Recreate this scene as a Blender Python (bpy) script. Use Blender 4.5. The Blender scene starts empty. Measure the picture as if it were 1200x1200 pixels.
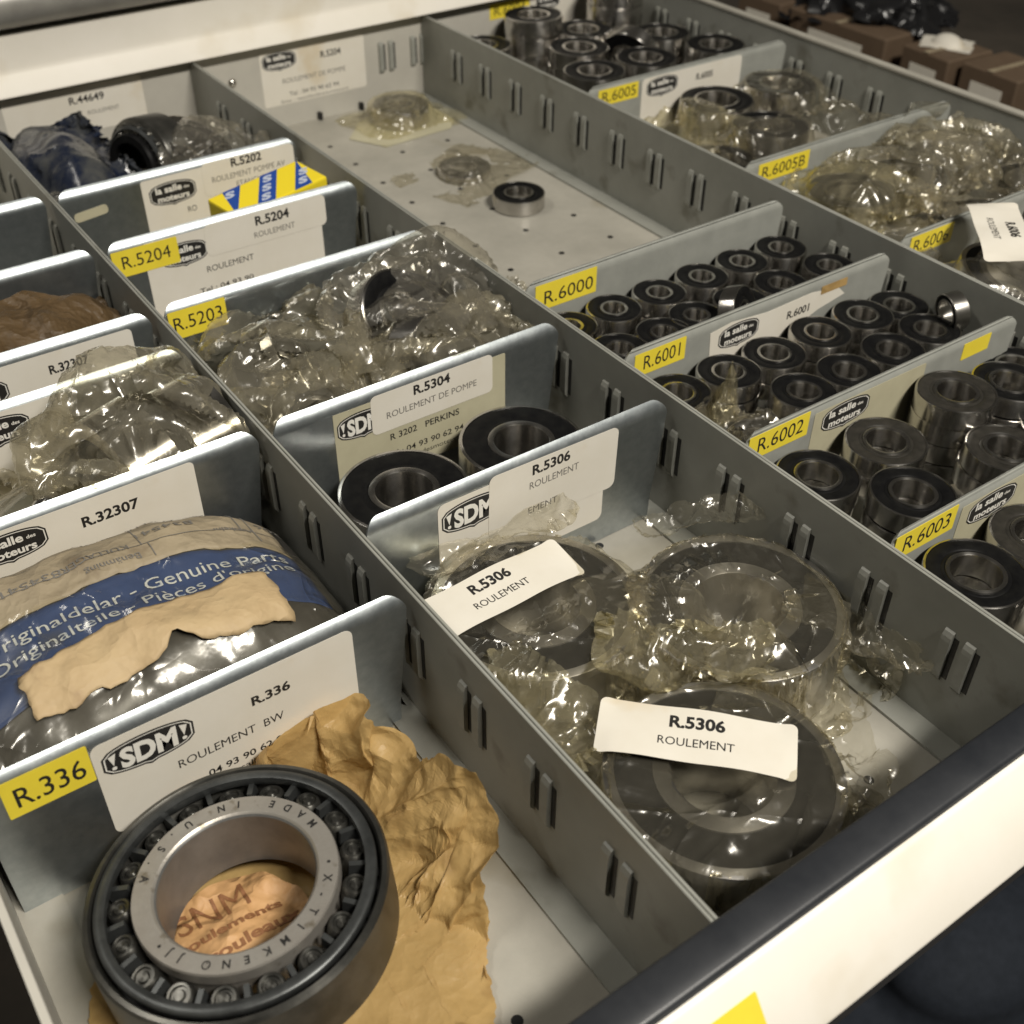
import bpy, bmesh, math, random
import numpy as np
from mathutils import Vector, Matrix, Euler, noise
# ------------------------------------------------------------------ camera, world, lamps, exposure
S = bpy.context.scene
COL = S.collection
MM = 0.001
cam = bpy.data.cameras.new('camera'); camo = bpy.data.objects.new('camera', cam); COL.objects.link(camo)
Rt = Vector((0.81804376, -0.57513271, 0.00517355)); Up = Vector((0.36295345, 0.52318524, 0.7710655)); Fw = Vector((0.44617171, 0.62888756, -0.63673482))
camo.matrix_world = Matrix(((Rt.x, Up.x, -Fw.x, 0), (Rt.y, Up.y, -Fw.y, 0), (Rt.z, Up.z, -Fw.z, 0.25), (0, 0, 0, 1)))
cam.sensor_width = 36; cam.angle = math.radians(47.74); cam.clip_start = 0.01; cam.clip_end = 60
cam.dof.use_dof = True; cam.dof.focus_distance = 0.40; cam.dof.aperture_fstop = 17.5
S.camera = camo
W = bpy.data.worlds.new('World'); S.world = W; W.use_nodes = True
W.node_tree.nodes['Background'].inputs[0].default_value = (1.0, 0.92, 0.78, 1)
W.node_tree.nodes['Background'].inputs[1].default_value = 0.05
def area(name, loc, target, sx, sy, power, colr):
    l = bpy.data.lights.new(name, 'AREA'); l.shape = 'RECTANGLE'; l.size = sx; l.size_y = sy; l.energy = power; l.color = colr
    o = bpy.data.objects.new(name, l); COL.objects.link(o); o.location = loc
    o.rotation_euler = (Vector(target) - Vector(loc)).to_track_quat('-Z', 'Y').to_euler(); return o
area('ceiling_lamp', (0.38, -0.62, 1.25), (0.2, 0.3, 0), 0.60, 0.13, 31.0, (1.0, 0.945, 0.85))
area('far_ceiling_lamp', (-0.75, 0.9, 1.7), (0.2, 0.3, 0), 0.9, 0.12, 9.0, (1.0, 0.95, 0.86))
S.view_settings.view_transform = 'Standard'; S.view_settings.look = 'None'; S.view_settings.exposure = 0.0; S.view_settings.gamma = 1.0
S.cycles.transparent_max_bounces = 24; S.cycles.max_bounces = 8; S.cycles.caustics_reflective = False; S.cycles.caustics_refractive = False
random.seed(7)

# ------------------------------------------------------------------ materials
def nd(t, k, **kw):
    n = t.nodes.new(k)
    for a, b in kw.items(): setattr(n, a, b)
    return n
def coords(t, scale):
    tc = nd(t, 'ShaderNodeTexCoord'); mp = nd(t, 'ShaderNodeMapping'); mp.inputs['Scale'].default_value = (1000,)*3 if scale is None else scale
    t.links.new(tc.outputs['Object'], mp.inputs[0]); return mp.outputs[0]
def mat(name, c1, c2=None, rough=.5, metal=0., nscale=.05, detail=6, bump=0., bscale=.5, contrast=(.35, .65), rvar=0., spec=.5, c3=None, spots=0, coat=0., stretch=None, aniso=0., crumple=0., thin=0.):
    """nscale is cycles per millimetre"""
    m = bpy.data.materials.new(name); m.use_nodes = True; t = m.node_tree; b = t.nodes['Principled BSDF']
    b.inputs['Roughness'].default_value = rough; b.inputs['Metallic'].default_value = metal; b.inputs['Specular IOR Level'].default_value = spec
    b.inputs['Coat Weight'].default_value = coat
    b.inputs['Base Color'].default_value = (*c1, 1)
    v = coords(t, None if not stretch else tuple(1000*s for s in stretch))
    if c2:
        n = nd(t, 'ShaderNodeTexNoise'); n.inputs['Scale'].default_value = nscale; n.inputs['Detail'].default_value = detail; n.inputs['Roughness'].default_value = .65
        t.links.new(v, n.inputs['Vector'])
        r = nd(t, 'ShaderNodeValToRGB'); r.color_ramp.elements[0].position = contrast[0]; r.color_ramp.elements[1].position = contrast[1]
        r.color_ramp.elements[0].color = (*c1, 1); r.color_ramp.elements[1].color = (*c2, 1)
        t.links.new(n.outputs['Fac'], r.inputs[0]); out = r.outputs[0]
        if c3:
            n3 = nd(t, 'ShaderNodeTexNoise'); n3.inputs['Scale'].default_value = spots; n3.inputs['Detail'].default_value = 4; t.links.new(v, n3.inputs['Vector'])
            r3 = nd(t, 'ShaderNodeValToRGB'); r3.color_ramp.elements[0].position = .60; r3.color_ramp.elements[1].position = .72
            t.links.new(n3.outputs['Fac'], r3.inputs[0])
            mx = nd(t, 'ShaderNodeMix', data_type='RGBA'); t.links.new(r3.outputs[0], mx.inputs[0]); t.links.new(out, mx.inputs[6]); mx.inputs[7].default_value = (*c3, 1); out = mx.outputs[2]
        t.links.new(out, b.inputs['Base Color'])
        if rvar:
            mr = nd(t, 'ShaderNodeMapRange'); mr.inputs[3].default_value = rough - rvar; mr.inputs[4].default_value = rough + rvar
            t.links.new(n.outputs['Fac'], mr.inputs[0]); t.links.new(mr.outputs[0], b.inputs['Roughness'])
    if aniso:
        b.inputs['Anisotropic'].default_value = aniso; b.inputs['Anisotropic Rotation'].default_value = .25
        tg = nd(t, 'ShaderNodeTangent', direction_type='RADIAL', axis='Z'); t.links.new(tg.outputs[0], b.inputs['Tangent'])
    if crumple:
        hs = None
        for sc, wt in ((.045, 1.), (.12, .32)):
            wn = nd(t, 'ShaderNodeTexNoise'); wn.inputs['Scale'].default_value = sc*1.3; t.links.new(v, wn.inputs['Vector'])
            va = nd(t, 'ShaderNodeVectorMath', operation='MULTIPLY_ADD'); va.inputs[1].default_value = (9, 9, 9); t.links.new(wn.outputs['Color'], va.inputs[0]); t.links.new(v, va.inputs[2])
            vo = nd(t, 'ShaderNodeTexVoronoi'); vo.inputs['Scale'].default_value = sc; t.links.new(va.outputs[0], vo.inputs['Vector'])
            mu = nd(t, 'ShaderNodeMath', operation='MULTIPLY'); mu.inputs[1].default_value = wt; t.links.new(vo.outputs['Distance'], mu.inputs[0])
            if hs is None: hs = mu.outputs[0]
            else:
                ad = nd(t, 'ShaderNodeMath', operation='ADD'); t.links.new(hs, ad.inputs[0]); t.links.new(mu.outputs[0], ad.inputs[1]); hs = ad.outputs[0]
        cb = nd(t, 'ShaderNodeBump'); cb.inputs['Strength'].default_value = 1.; cb.inputs['Distance'].default_value = crumple*.001; t.links.new(hs, cb.inputs['Height']); t.links.new(cb.outputs[0], b.inputs['Normal'])
    if thin:   # light comes through thin paper
        tl_ = nd(t, 'ShaderNodeBsdfTranslucent'); mxs = nd(t, 'ShaderNodeMixShader'); mxs.inputs[0].default_value = thin
        t.links.new(b.inputs['Base Color'].links[0].from_socket, tl_.inputs[0]); t.links.new(b.outputs[0], mxs.inputs[1]); t.links.new(tl_.outputs[0], mxs.inputs[2]); t.links.new(mxs.outputs[0], t.nodes['Material Output'].inputs[0])
    if bump:
        nb = nd(t, 'ShaderNodeTexNoise'); nb.inputs['Scale'].default_value = bscale; nb.inputs['Detail'].default_value = 5; t.links.new(v, nb.inputs['Vector'])
        bp = nd(t, 'ShaderNodeBump'); bp.inputs['Strength'].default_value = bump; bp.inputs['Distance'].default_value = .0006
        t.links.new(nb.outputs['Fac'], bp.inputs['Height'])
        if crumple: t.links.new(cb.outputs[0], bp.inputs['Normal'])
        t.links.new(bp.outputs[0], b.inputs['Normal'])
    return m
def film(name, tint, haze, hazecol, rough=.21, edge=.58, relief=.0017):
    """thin plastic film: clear, tinted, mirror-like at grazing angles, a little milky"""
    m = bpy.data.materials.new(name); m.use_nodes = True; t = m.node_tree; t.nodes.remove(t.nodes['Principled BSDF']); o = t.nodes['Material Output']
    v = coords(t, None)
    def math_(op, a, b=None):
        q = nd(t, 'ShaderNodeMath', operation=op)
        for k, z in enumerate((a, b)):
            if z is None: continue
            if isinstance(z, (int, float)): q.inputs[k].default_value = z
            else: t.links.new(z, q.inputs[k])
        return q.outputs[0]
    tot = None
    for k, rz in enumerate((.3, 1.25, 2.3)):
        mp = nd(t, 'ShaderNodeMapping'); mp.inputs['Rotation'].default_value = (.35*k-.3, .4-.3*k, rz); mp.inputs['Location'].default_value = (k*37., k*11., 0); t.links.new(v, mp.inputs[0])
        mp2 = nd(t, 'ShaderNodeMapping'); mp2.inputs['Scale'].default_value = (.055, .012, .03); t.links.new(mp.outputs[0], mp2.inputs[0])
        nn = nd(t, 'ShaderNodeTexNoise'); nn.inputs['Scale'].default_value = 1.; nn.inputs['Detail'].default_value = 1.5; nn.inputs['Distortion'].default_value = .5; t.links.new(mp2.outputs[0], nn.inputs['Vector'])
        rdg = math_('SUBTRACT', 1., math_('MULTIPLY', math_('ABSOLUTE', math_('SUBTRACT', nn.outputs['Fac'], .5)), 5.)); rdg = math_('MAXIMUM', rdg, 0.); rdg = math_('POWER', rdg, 2.2)
        mk = nd(t, 'ShaderNodeTexNoise'); mk.inputs['Scale'].default_value = .035; mk.inputs['Detail'].default_value = 1; t.links.new(mp.outputs[0], mk.inputs['Vector'])
        mm = math_('MULTIPLY', math_('MAXIMUM', math_('SUBTRACT', mk.outputs['Fac'], .40), 0.), 5.)
        w = math_('MULTIPLY', rdg, mm); tot = w if tot is None else math_('ADD', tot, w)
    nb = nd(t, 'ShaderNodeTexNoise'); nb.inputs['Scale'].default_value = .09; nb.inputs['Detail'].default_value = 3; t.links.new(v, nb.inputs['Vector'])
    tot = math_('ADD', tot, math_('MULTIPLY', nb.outputs['Fac'], .35))
    bp = nd(t, 'ShaderNodeBump'); bp.inputs['Strength'].default_value = 1.; bp.inputs['Distance'].default_value = relief; t.links.new(tot, bp.inputs['Height'])
    tr = nd(t, 'ShaderNodeBsdfTransparent'); tr.inputs[0].default_value = (*tint, 1)
    df = nd(t, 'ShaderNodeBsdfDiffuse'); df.inputs[0].default_value = (*hazecol, 1)
    gl = nd(t, 'ShaderNodeBsdfGlossy'); gl.inputs[0].default_value = (1, .98, .93, 1); gl.inputs['Roughness'].default_value = rough
    t.links.new(bp.outputs[0], gl.inputs['Normal']); t.links.new(bp.outputs[0], df.inputs['Normal'])
    m1 = nd(t, 'ShaderNodeMixShader'); m1.inputs[0].default_value = haze; t.links.new(tr.outputs[0], m1.inputs[1]); t.links.new(df.outputs[0], m1.inputs[2])
    fr = nd(t, 'ShaderNodeLayerWeight'); fr.inputs[0].default_value = .5; t.links.new(bp.outputs[0], fr.inputs['Normal'])
    pw = nd(t, 'ShaderNodeMath', operation='POWER'); pw.inputs[1].default_value = 2.5; t.links.new(fr.outputs['Facing'], pw.inputs[0])
    mr = nd(t, 'ShaderNodeMapRange'); mr.inputs[3].default_value = .062; mr.inputs[4].default_value = edge; t.links.new(pw.outputs[0], mr.inputs[0])
    m2 = nd(t, 'ShaderNodeMixShader'); t.links.new(mr.outputs[0], m2.inputs[0]); t.links.new(m1.outputs[0], m2.inputs[1]); t.links.new(gl.outputs[0], m2.inputs[2])
    t.links.new(m2.outputs[0], o.inputs[0]); return m
M = dict(
    paint=mat('grey_drawer_paint', (.262, .265, .235), (.31, .312, .28), .38, 0, .03, c3=(.185, .18, .15), spots=.045, bump=.06, bscale=1.2, rvar=.07),
    zinc=mat('galvanised_steel', (.36, .395, .41), (.44, .475, .485), .33, .92, .25, bump=.03, bscale=.8, rvar=.04),
    greyplate=mat('grey_painted_plate', (.31, .318, .29), (.37, .378, .345), .4, .2, .06, bump=.05, bscale=.9, rvar=.06),
    floor=mat('pale_grey_drawer_floor', (.43, .41, .355), (.34, .325, .28), .45, .1, .022, c3=(.27, .235, .16), spots=.014, bump=.06, bscale=.7, rvar=.1),
    backpaint=mat('pale_back_wall_paint', (.52, .50, .44), (.45, .43, .38), .5, 0, .02),
    cream=mat('cream_enamel', (.88, .84, .76), (.84, .80, .71), .38, 0, .02, c3=(.76, .70, .58), spots=.018, rvar=.06),
    greytrim=mat('worn_grey_trim', (.36, .35, .32), (.25, .24, .22), .4, .3, .03),
    blacktrim=mat('black_grip_strip', (.018, .020, .024), (.028, .030, .034), .36, 0, .05, rvar=.08, bump=.03, bscale=2),
    steel=mat('polished_bearing_steel', (.50, .485, .455), (.60, .58, .55), .21, 1, .12, rvar=.05, aniso=.85),
    satin=mat('satin_ground_steel', (.50, .48, .44), (.58, .56, .52), .36, 1, .12, rvar=.06, aniso=.6),
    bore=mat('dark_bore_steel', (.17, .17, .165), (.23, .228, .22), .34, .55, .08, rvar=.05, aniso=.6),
    face=mat('engraved_cone_face', (.50, .475, .43), (.40, .37, .33), .45, .75, .09, c3=(.25, .22, .17), spots=.22, bump=.08, bscale=1.2, rvar=.1),
    oiled=mat('dark_oiled_steel', (.09, .09, .083), (.15, .145, .13), .33, .85, .1, rvar=.08, aniso=.7),
    cage=mat('dark_cage_steel', (.055, .058, .058), (.095, .10, .10), .38, .7, .1, rvar=.07),
    rubber=mat('black_rubber_seal', (.005, .005, .0055), (.010, .010, .0095), .42, 0, .15, rvar=.1, spec=.07),
    shield=mat('dull_brown_grey_seal', (.020, .019, .016), (.034, .031, .026), .42, 0, .2, rvar=.06, spec=.15),
    black=mat('dark_hole', (.006, .006, .006)),
    ink=mat('black_print', (.015, .014, .013), rough=.6),
    greyink=mat('faded_grey_print', (.16, .15, .135), rough=.6),
    brownink=mat('brown_print', (.20, .085, .030), (.27, .12, .05), .7, 0, .8),
    white=mat('white_label_paper', (.74, .705, .625), (.69, .65, .56), .55, 0, .03, c3=(.64, .55, .40), spots=.025),
    beige=mat('aged_label_paper', (.50, .47, .33), (.44, .41, .285), .5, 0, .05),
    yellow=mat('yellow_label_tape', (.86, .70, .055), (.80, .64, .05), .42, 0, .05),
    whiteprint=mat('white_print', (.78, .76, .70), rough=.55),
    paleprint=mat('pale_worn_print', (.55, .58, .60), (.20, .26, .38), .6, 0, .25, contrast=(.52, .7)),
    kraft=mat('tan_kraft_paper', (.62, .42, .17), (.54, .36, .14), .48, 0, .05, c3=(.40, .25, .095), spots=.05, bump=.12, bscale=.5, crumple=1.9, thin=.32),
    kraft2=mat('orange_kraft_paper', (.58, .34, .155), (.50, .285, .12), .6, 0, .06, bump=.2, bscale=.4, crumple=5.),
    tanpaper=mat('dirty_tan_paper', (.35, .29, .195), (.27, .22, .145), .65, 0, .06, c3=(.20, .155, .10), spots=.06, bump=.2, bscale=.4, crumple=3.5),
    tornpaper=mat('torn_tan_label', (.50, .375, .21), (.44, .32, .175), .65, 0, .06, c3=(.30, .20, .11), spots=.05, bump=.2, bscale=.4, crumple=3.),
    blueprint=mat('blue_printed_band', (.014, .042, .145), (.022, .056, .18), .4, 0, .08, c3=(.035, .05, .10), spots=.06, rvar=.08),
    darkplastic=mat('dark_glossy_plastic', (.02, .019, .017), (.05, .046, .04), .4, 0, .05, bump=.1, bscale=.3, rvar=.06),
    bluebag=mat('dark_blue_plastic', (.012, .017, .034), (.07, .072, .07), .24, 0, .04, bump=.5, bscale=.12, contrast=(.42, .62)),
    brownwrap=mat('brown_oiled_wrap', (.115, .072, .032), (.065, .04, .016), .55, 0, .04, c3=(.05, .03, .012), spots=.05, bump=.2, bscale=.4, crumple=6.),
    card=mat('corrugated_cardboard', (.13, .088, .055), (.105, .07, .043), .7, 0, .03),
    darkbag=mat('black_bin_liner', (.012, .012, .013), rough=.25),
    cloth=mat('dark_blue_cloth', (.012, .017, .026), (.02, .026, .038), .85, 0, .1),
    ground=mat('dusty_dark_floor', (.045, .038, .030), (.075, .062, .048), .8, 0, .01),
    boxyellow=mat('yellow_box_card', (.86, .68, .03), rough=.4), boxblue=mat('blue_box_print', (.02, .07, .33), rough=.4), boxpale=mat('pale_box_print', (.50, .55, .66), rough=.4),
    red=mat('red_plastic', (.16, .03, .02), rough=.4),
    clear=film('clear_plastic_film', (.955, .94, .885), .042, (.62, .57, .44)),
    yfilm=film('yellowed_plastic_film', (.945, .92, .80), .13, (.62, .56, .38)),
    gfilm=film('grey_plastic_film', (.90, .885, .83), .11, (.50, .47, .40)),
    mfilm=film('milky_crumpled_film', (.88, .86, .79), .16, (.50, .46, .35), .20, .55),
    bfilm=film('smoky_blue_film', (.62, .68, .75), .18, (.05, .07, .11)),
)

# ------------------------------------------------------------------ helpers (all lengths in millimetres)
def link(name, me, parent=None, loc=None, rot=None):
    o = bpy.data.objects.new(name, me); COL.objects.link(o)
    if parent: o.parent = parent
    if loc is not None: o.location = Vector(loc) * MM
    if rot is not None: o.rotation_euler = rot
    return o
def tag(o, label, cat, group=None):
    o['label'] = label; o['category'] = cat
    if group: o['group'] = group
    return o
def root(name, loc, label, cat, group=None, rot=None):
    o = link(name, None, None, loc, rot); o.empty_display_size = .01; return tag(o, label, cat, group)
def mesh(name, vs, fs, mats, smooth=False, midx=None, angle=None):
    me = bpy.data.meshes.new(name); me.from_pydata([tuple(c*MM for c in v) for v in vs], [], fs)
    for m in (mats if isinstance(mats, (list, tuple)) else [mats]): me.materials.append(M[m])
    if midx: me.polygons.foreach_set('material_index', midx)
    if smooth: me.polygons.foreach_set('use_smooth', [True]*len(me.polygons))
    me.update()
    bm = bmesh.new(); bm.from_mesh(me); bmesh.ops.recalc_face_normals(bm, faces=bm.faces)
    if angle:
        for e in bm.edges:
            if len(e.link_faces) == 2 and e.calc_face_angle(0) > math.radians(angle): e.smooth = False
    bm.to_mesh(me); bm.free(); return me
def part(r, name, vs, fs, mats, smooth=False, midx=None, world=True, angle=None):
    off = r.location / MM if (world and r is not None) else Vector((0, 0, 0))
    return link(name, mesh(name, [(v[0]-off.x, v[1]-off.y, v[2]-off.z) for v in vs], fs, mats, smooth, midx, angle), r)
def box(x0, x1, y0, y1, z0, z1):
    return [(x, y, z) for x in (x0, x1) for y in (y0, y1) for z in (z0, z1)], [(0, 1, 3, 2), (4, 6, 7, 5), (0, 4, 5, 1), (2, 3, 7, 6), (0, 2, 6, 4), (1, 5, 7, 3)]
def bevel(me, w, seg=2):
    bm = bmesh.new(); bm.from_mesh(me); bmesh.ops.bevel(bm, geom=bm.edges[:], offset=w*MM, segments=seg, affect='EDGES', profile=.6); bm.to_mesh(me); bm.free(); return me
def lathe(prof, n=48, closed=True):
    vs = []; fs = []; k = len(prof)
    for i in range(n):
        a = 2*math.pi*i/n
        for r, z in prof: vs.append((r*math.cos(a), r*math.sin(a), z))
    for i in range(n):
        j = (i+1) % n
        for q in range(k if closed else k-1):
            p = (q+1) % k; fs.append((i*k+q, j*k+q, j*k+p, i*k+p))
    return vs, fs
def sheet(fn, nu, nv, th=0., jag=None):
    """a sheet fn(u,v) with real thickness"""
    P = [[Vector(fn(i/nu, j/nv)) for j in range(nv+1)] for i in range(nu+1)]
    idx = lambda i, j: i*(nv+1)+j
    vs = [P[i][j] for i in range(nu+1) for j in range(nv+1)]
    fs = [(idx(i, j), idx(i+1, j), idx(i+1, j+1), idx(i, j+1)) for i in range(nu) for j in range(nv)]
    if th:
        N = len(vs); nrm = []
        for i in range(nu+1):
            for j in range(nv+1):
                du = P[min(i+1, nu)][j]-P[max(i-1, 0)][j]; dv = P[i][min(j+1, nv)]-P[i][max(j-1, 0)]
                n = du.cross(dv); nrm.append(n.normalized() if n.length > 1e-9 else Vector((0, 0, 1)))
        vs = vs + [v-n*th for v, n in zip(vs, nrm)]
        fs = fs + [tuple(N+q for q in reversed(f)) for f in fs]
        ring = [idx(i, 0) for i in range(nu+1)] + [idx(nu, j) for j in range(1, nv+1)] + [idx(i, nv) for i in range(nu-1, -1, -1)] + [idx(0, j) for j in range(nv-1, 0, -1)]
        for a, b in zip(ring, ring[1:]+ring[:1]): fs.append((a, b, N+b, N+a))
    return vs, fs
def facet(a, b, seed):
    """random heights on a triangle lattice, flat in between: straight sharp creases"""
    i = math.floor(a); j = math.floor(b); fa = a-i; fb = b-j
    h = lambda p, q: noise.cell(Vector((p+.5, q+.5, seed+.5)))
    if fa+fb < 1: o = h(i, j); return o+(h(i+1, j)-o)*fa+(h(i, j+1)-o)*fb
    o = h(i+1, j+1); return o+(h(i, j+1)-o)*(1-fa)+(h(i+1, j)-o)*(1-fb)
def crum(x, y, z, s, seed, octv=3):
    """crumpled height: flat facets and creases at several sizes, about 0..1"""
    t = 0; am = 1; tot = 0; p = x+.55*z; q = y-.45*z
    wx = noise.noise(Vector((p*s*.5+seed*3.1, q*s*.5, 1.7)))*.7; wy = noise.noise(Vector((p*s*.5, q*s*.5+seed, 9.2)))*.7
    for k in range(octv):
        f = s*(2.15**k); c, sn = math.cos(.6+k*1.1+seed), math.sin(.6+k*1.1+seed)
        t += am*facet((p*c-q*sn)*f+wx+seed*13, (p*sn+q*c)*f+wy, seed*10+k); tot += am; am *= .5
    return t/tot
def ang(d): return (d+math.pi) % (2*math.pi) - math.pi
def n1(x, seed): return noise.noise(Vector((x, seed*5.17, seed*1.3)))
# text as flat meshes
TXT = {}
def text2d(s, bold=0.):
    if (s, bold) in TXT: return TXT[(s, bold)]
    cu = bpy.data.curves.new('t', 'FONT'); cu.body = s; cu.size = 1; cu.offset = bold; cu.resolution_u = 3; cu.fill_mode = 'FRONT'
    o = bpy.data.objects.new('t', cu); COL.objects.link(o); bpy.context.view_layer.update()
    me = o.evaluated_get(bpy.context.evaluated_depsgraph_get()).to_mesh()
    vs = [v.co.copy() for v in me.vertices]; fs = [tuple(p.vertices) for p in me.polygons]
    o.to_mesh_clear(); bpy.data.objects.remove(o); bpy.data.curves.remove(cu)
    x0 = min(v.x for v in vs); x1 = max(v.x for v in vs)
    vs = [((v.x-x0), v.y) for v in vs]
    TXT[(s, bold)] = (vs, fs, x1-x0); return TXT[(s, bold)]
def textmap(r, s, fn, width, height, m='ink', bold=0., name='lettering', cuts=0, world=True):
    """fn maps text-plane millimetres (x,y) to a point; height is the cap height"""
    vs, fs, w = text2d(s, bold); sx = width/w; sy = height/.7
    if cuts:
        bm = bmesh.new(); bv = [bm.verts.new((x*sx, y*sy, 0)) for x, y in vs]
        for f in fs:
            try: bm.faces.new([bv[i] for i in f])
            except ValueError: pass
        bmesh.ops.triangulate(bm, faces=bm.faces[:])
        for k in range(cuts):
            es = [e for e in bm.edges if e.calc_length() > 1.6]
            if es: bmesh.ops.subdivide_edges(bm, edges=es, cuts=1); bmesh.ops.triangulate(bm, faces=bm.faces[:])
        bm.verts.index_update(); P = [(v.co.x, v.co.y) for v in bm.verts]; F = [tuple(v.index for v in f.verts) for f in bm.faces]; bm.free()
    else: P = [(x*sx, y*sy) for x, y in vs]; F = fs
    return part(r, name, [fn(x, y) for x, y in P], F, m, world=world)
def rrect(x0, x1, z0, z1, r=2., n=5, skew=0.):
    out = []
    for cx, cz, a0 in ((x1-r, z1-r, 0), (x0+r, z1-r, 90), (x0+r, z0+r, 180), (x1-r, z0+r, 270)):
        for i in range(n+1):
            a = math.radians(a0+90*i/n); out.append((cx+r*math.cos(a), cz+r*math.sin(a)))
    return out
def slab(pts, mapf, th):
    """polygon in a plane -> thin card; mapf(u,v,w)"""
    n = len(pts); vs = [mapf(u, v, 0) for u, v in pts] + [mapf(u, v, th) for u, v in pts]
    fs = [tuple(range(n)), tuple(range(2*n-1, n-1, -1))] + [(i, (i+1) % n, n+(i+1) % n, n+i) for i in range(n)]
    return vs, fs
class Plane:
    """a label plane: origin, u axis, v axis; w is out of the surface"""
    def __init__(s, o, u, v): s.o = Vector(o); s.u = Vector(u).normalized(); s.v = Vector(v).normalized(); s.n = s.u.cross(s.v)
    def __call__(s, a, b, w=0): return s.o+s.u*a+s.v*b+s.n*w
def card(r, pl, x0, x1, z0, z1, m='white', lay=1, rad=2., name='paper_label', tilt=0.):
    cx, cz = (x0+x1)/2, (z0+z1)/2; c, s = math.cos(tilt), math.sin(tilt)
    pts = [(cx+(u-cx)*c-(v-cz)*s, cz+(u-cx)*s+(v-cz)*c) for u, v in rrect(x0, x1, z0, z1, min(rad, (z1-z0)/2.2))]
    b = .02+.16*(lay-1)
    return part(r, name, *slab(pts, lambda u, v, w: pl(u, v, b+w), .14), m)
def words(r, pl, s, x0, x1, z0, h, m='ink', lay=1, bold=0., tilt=0., name='lettering'):
    b = .02+.16*lay+.03; c, sn = math.cos(tilt), math.sin(tilt)
    return textmap(r, s, lambda x, y: pl(x0+x*c-y*sn, z0+x*sn+y*c, b), x1-x0, h, m, bold, name)
def lens(w, h, n=14, cusp=.0):
    up = []; dn = []
    for i in range(n+1):
        t = -1+2*i/n; hh = h/2*(.40+.60*math.sqrt(max(0, 1-t*t)))
        up.append((t*w/2, hh)); dn.append((t*w/2, -hh-(cusp*h if i == n//2 else 0)))
    return dn+up[::-1]
def logo(r, pl, cx, cz, w, h, kind='SDM', lay=1, rot=0.):
    b = .02+.16*lay; c, s = math.cos(rot), math.sin(rot)
    mp = lambda u, v, q: pl(cx+u*c-v*s, cz+u*s+v*c, b+q)
    bd = part(r, 'badge', *slab(lens(w, h, cusp=.06), mp, .03), 'ink')
    o = bd
    def sub(nm, vs, fs, m):
        k = part(None, nm, [Vector(v)-r.location/MM for v in vs], fs, m); k.parent = o; return k
    # thin pale outline as a ring of quads
    a1 = lens(w*.955, h*.90, cusp=.05); a2 = lens(w*.925, h*.85, cusp=.05); n = len(a1)
    sub('badge_outline', [mp(u, v, .05) for u, v in a1+a2], [(i, (i+1) % n, n+(i+1) % n, n+i) for i in range(n)], 'whiteprint')
    def tx(st, x0, x1, z0, hh, bold, slope=0.):
        vs, fs, tw = text2d(st, bold); sx = (x1-x0)/tw; sy = hh/.7
        sub('badge_lettering', [mp(x0+x*sx, z0+y*sy+slope*x*sx, .06) for x, y in vs], fs, 'whiteprint')
    if kind == 'SDM':
        tx('SDM', -w*.31, w*.31, -h*.30, h*.58, .045)
        for q in (-1, 1):
            sub('badge_mark', [mp(q*w*.345, h*.26, .06), mp(q*w*.43, h*.20, .06), mp(q*w*.385, -h*.12, .06)], [(0, 1, 2)], 'whiteprint')
            sub('badge_mark', [mp(q*w*.385+u*.5, -h*.20+v*.5, .06) for u, v in lens(w*.10, h*.22)], [tuple(range(30))], 'whiteprint')
    else:
        tx('la salle', -w*.36, w*.20, h*.06, h*.28, .03); tx('des', w*.24, w*.36, h*.08, h*.12, .02); tx('moteurs', -w*.34, w*.34, -h*.32, h*.26, .03)
    return bd

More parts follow.
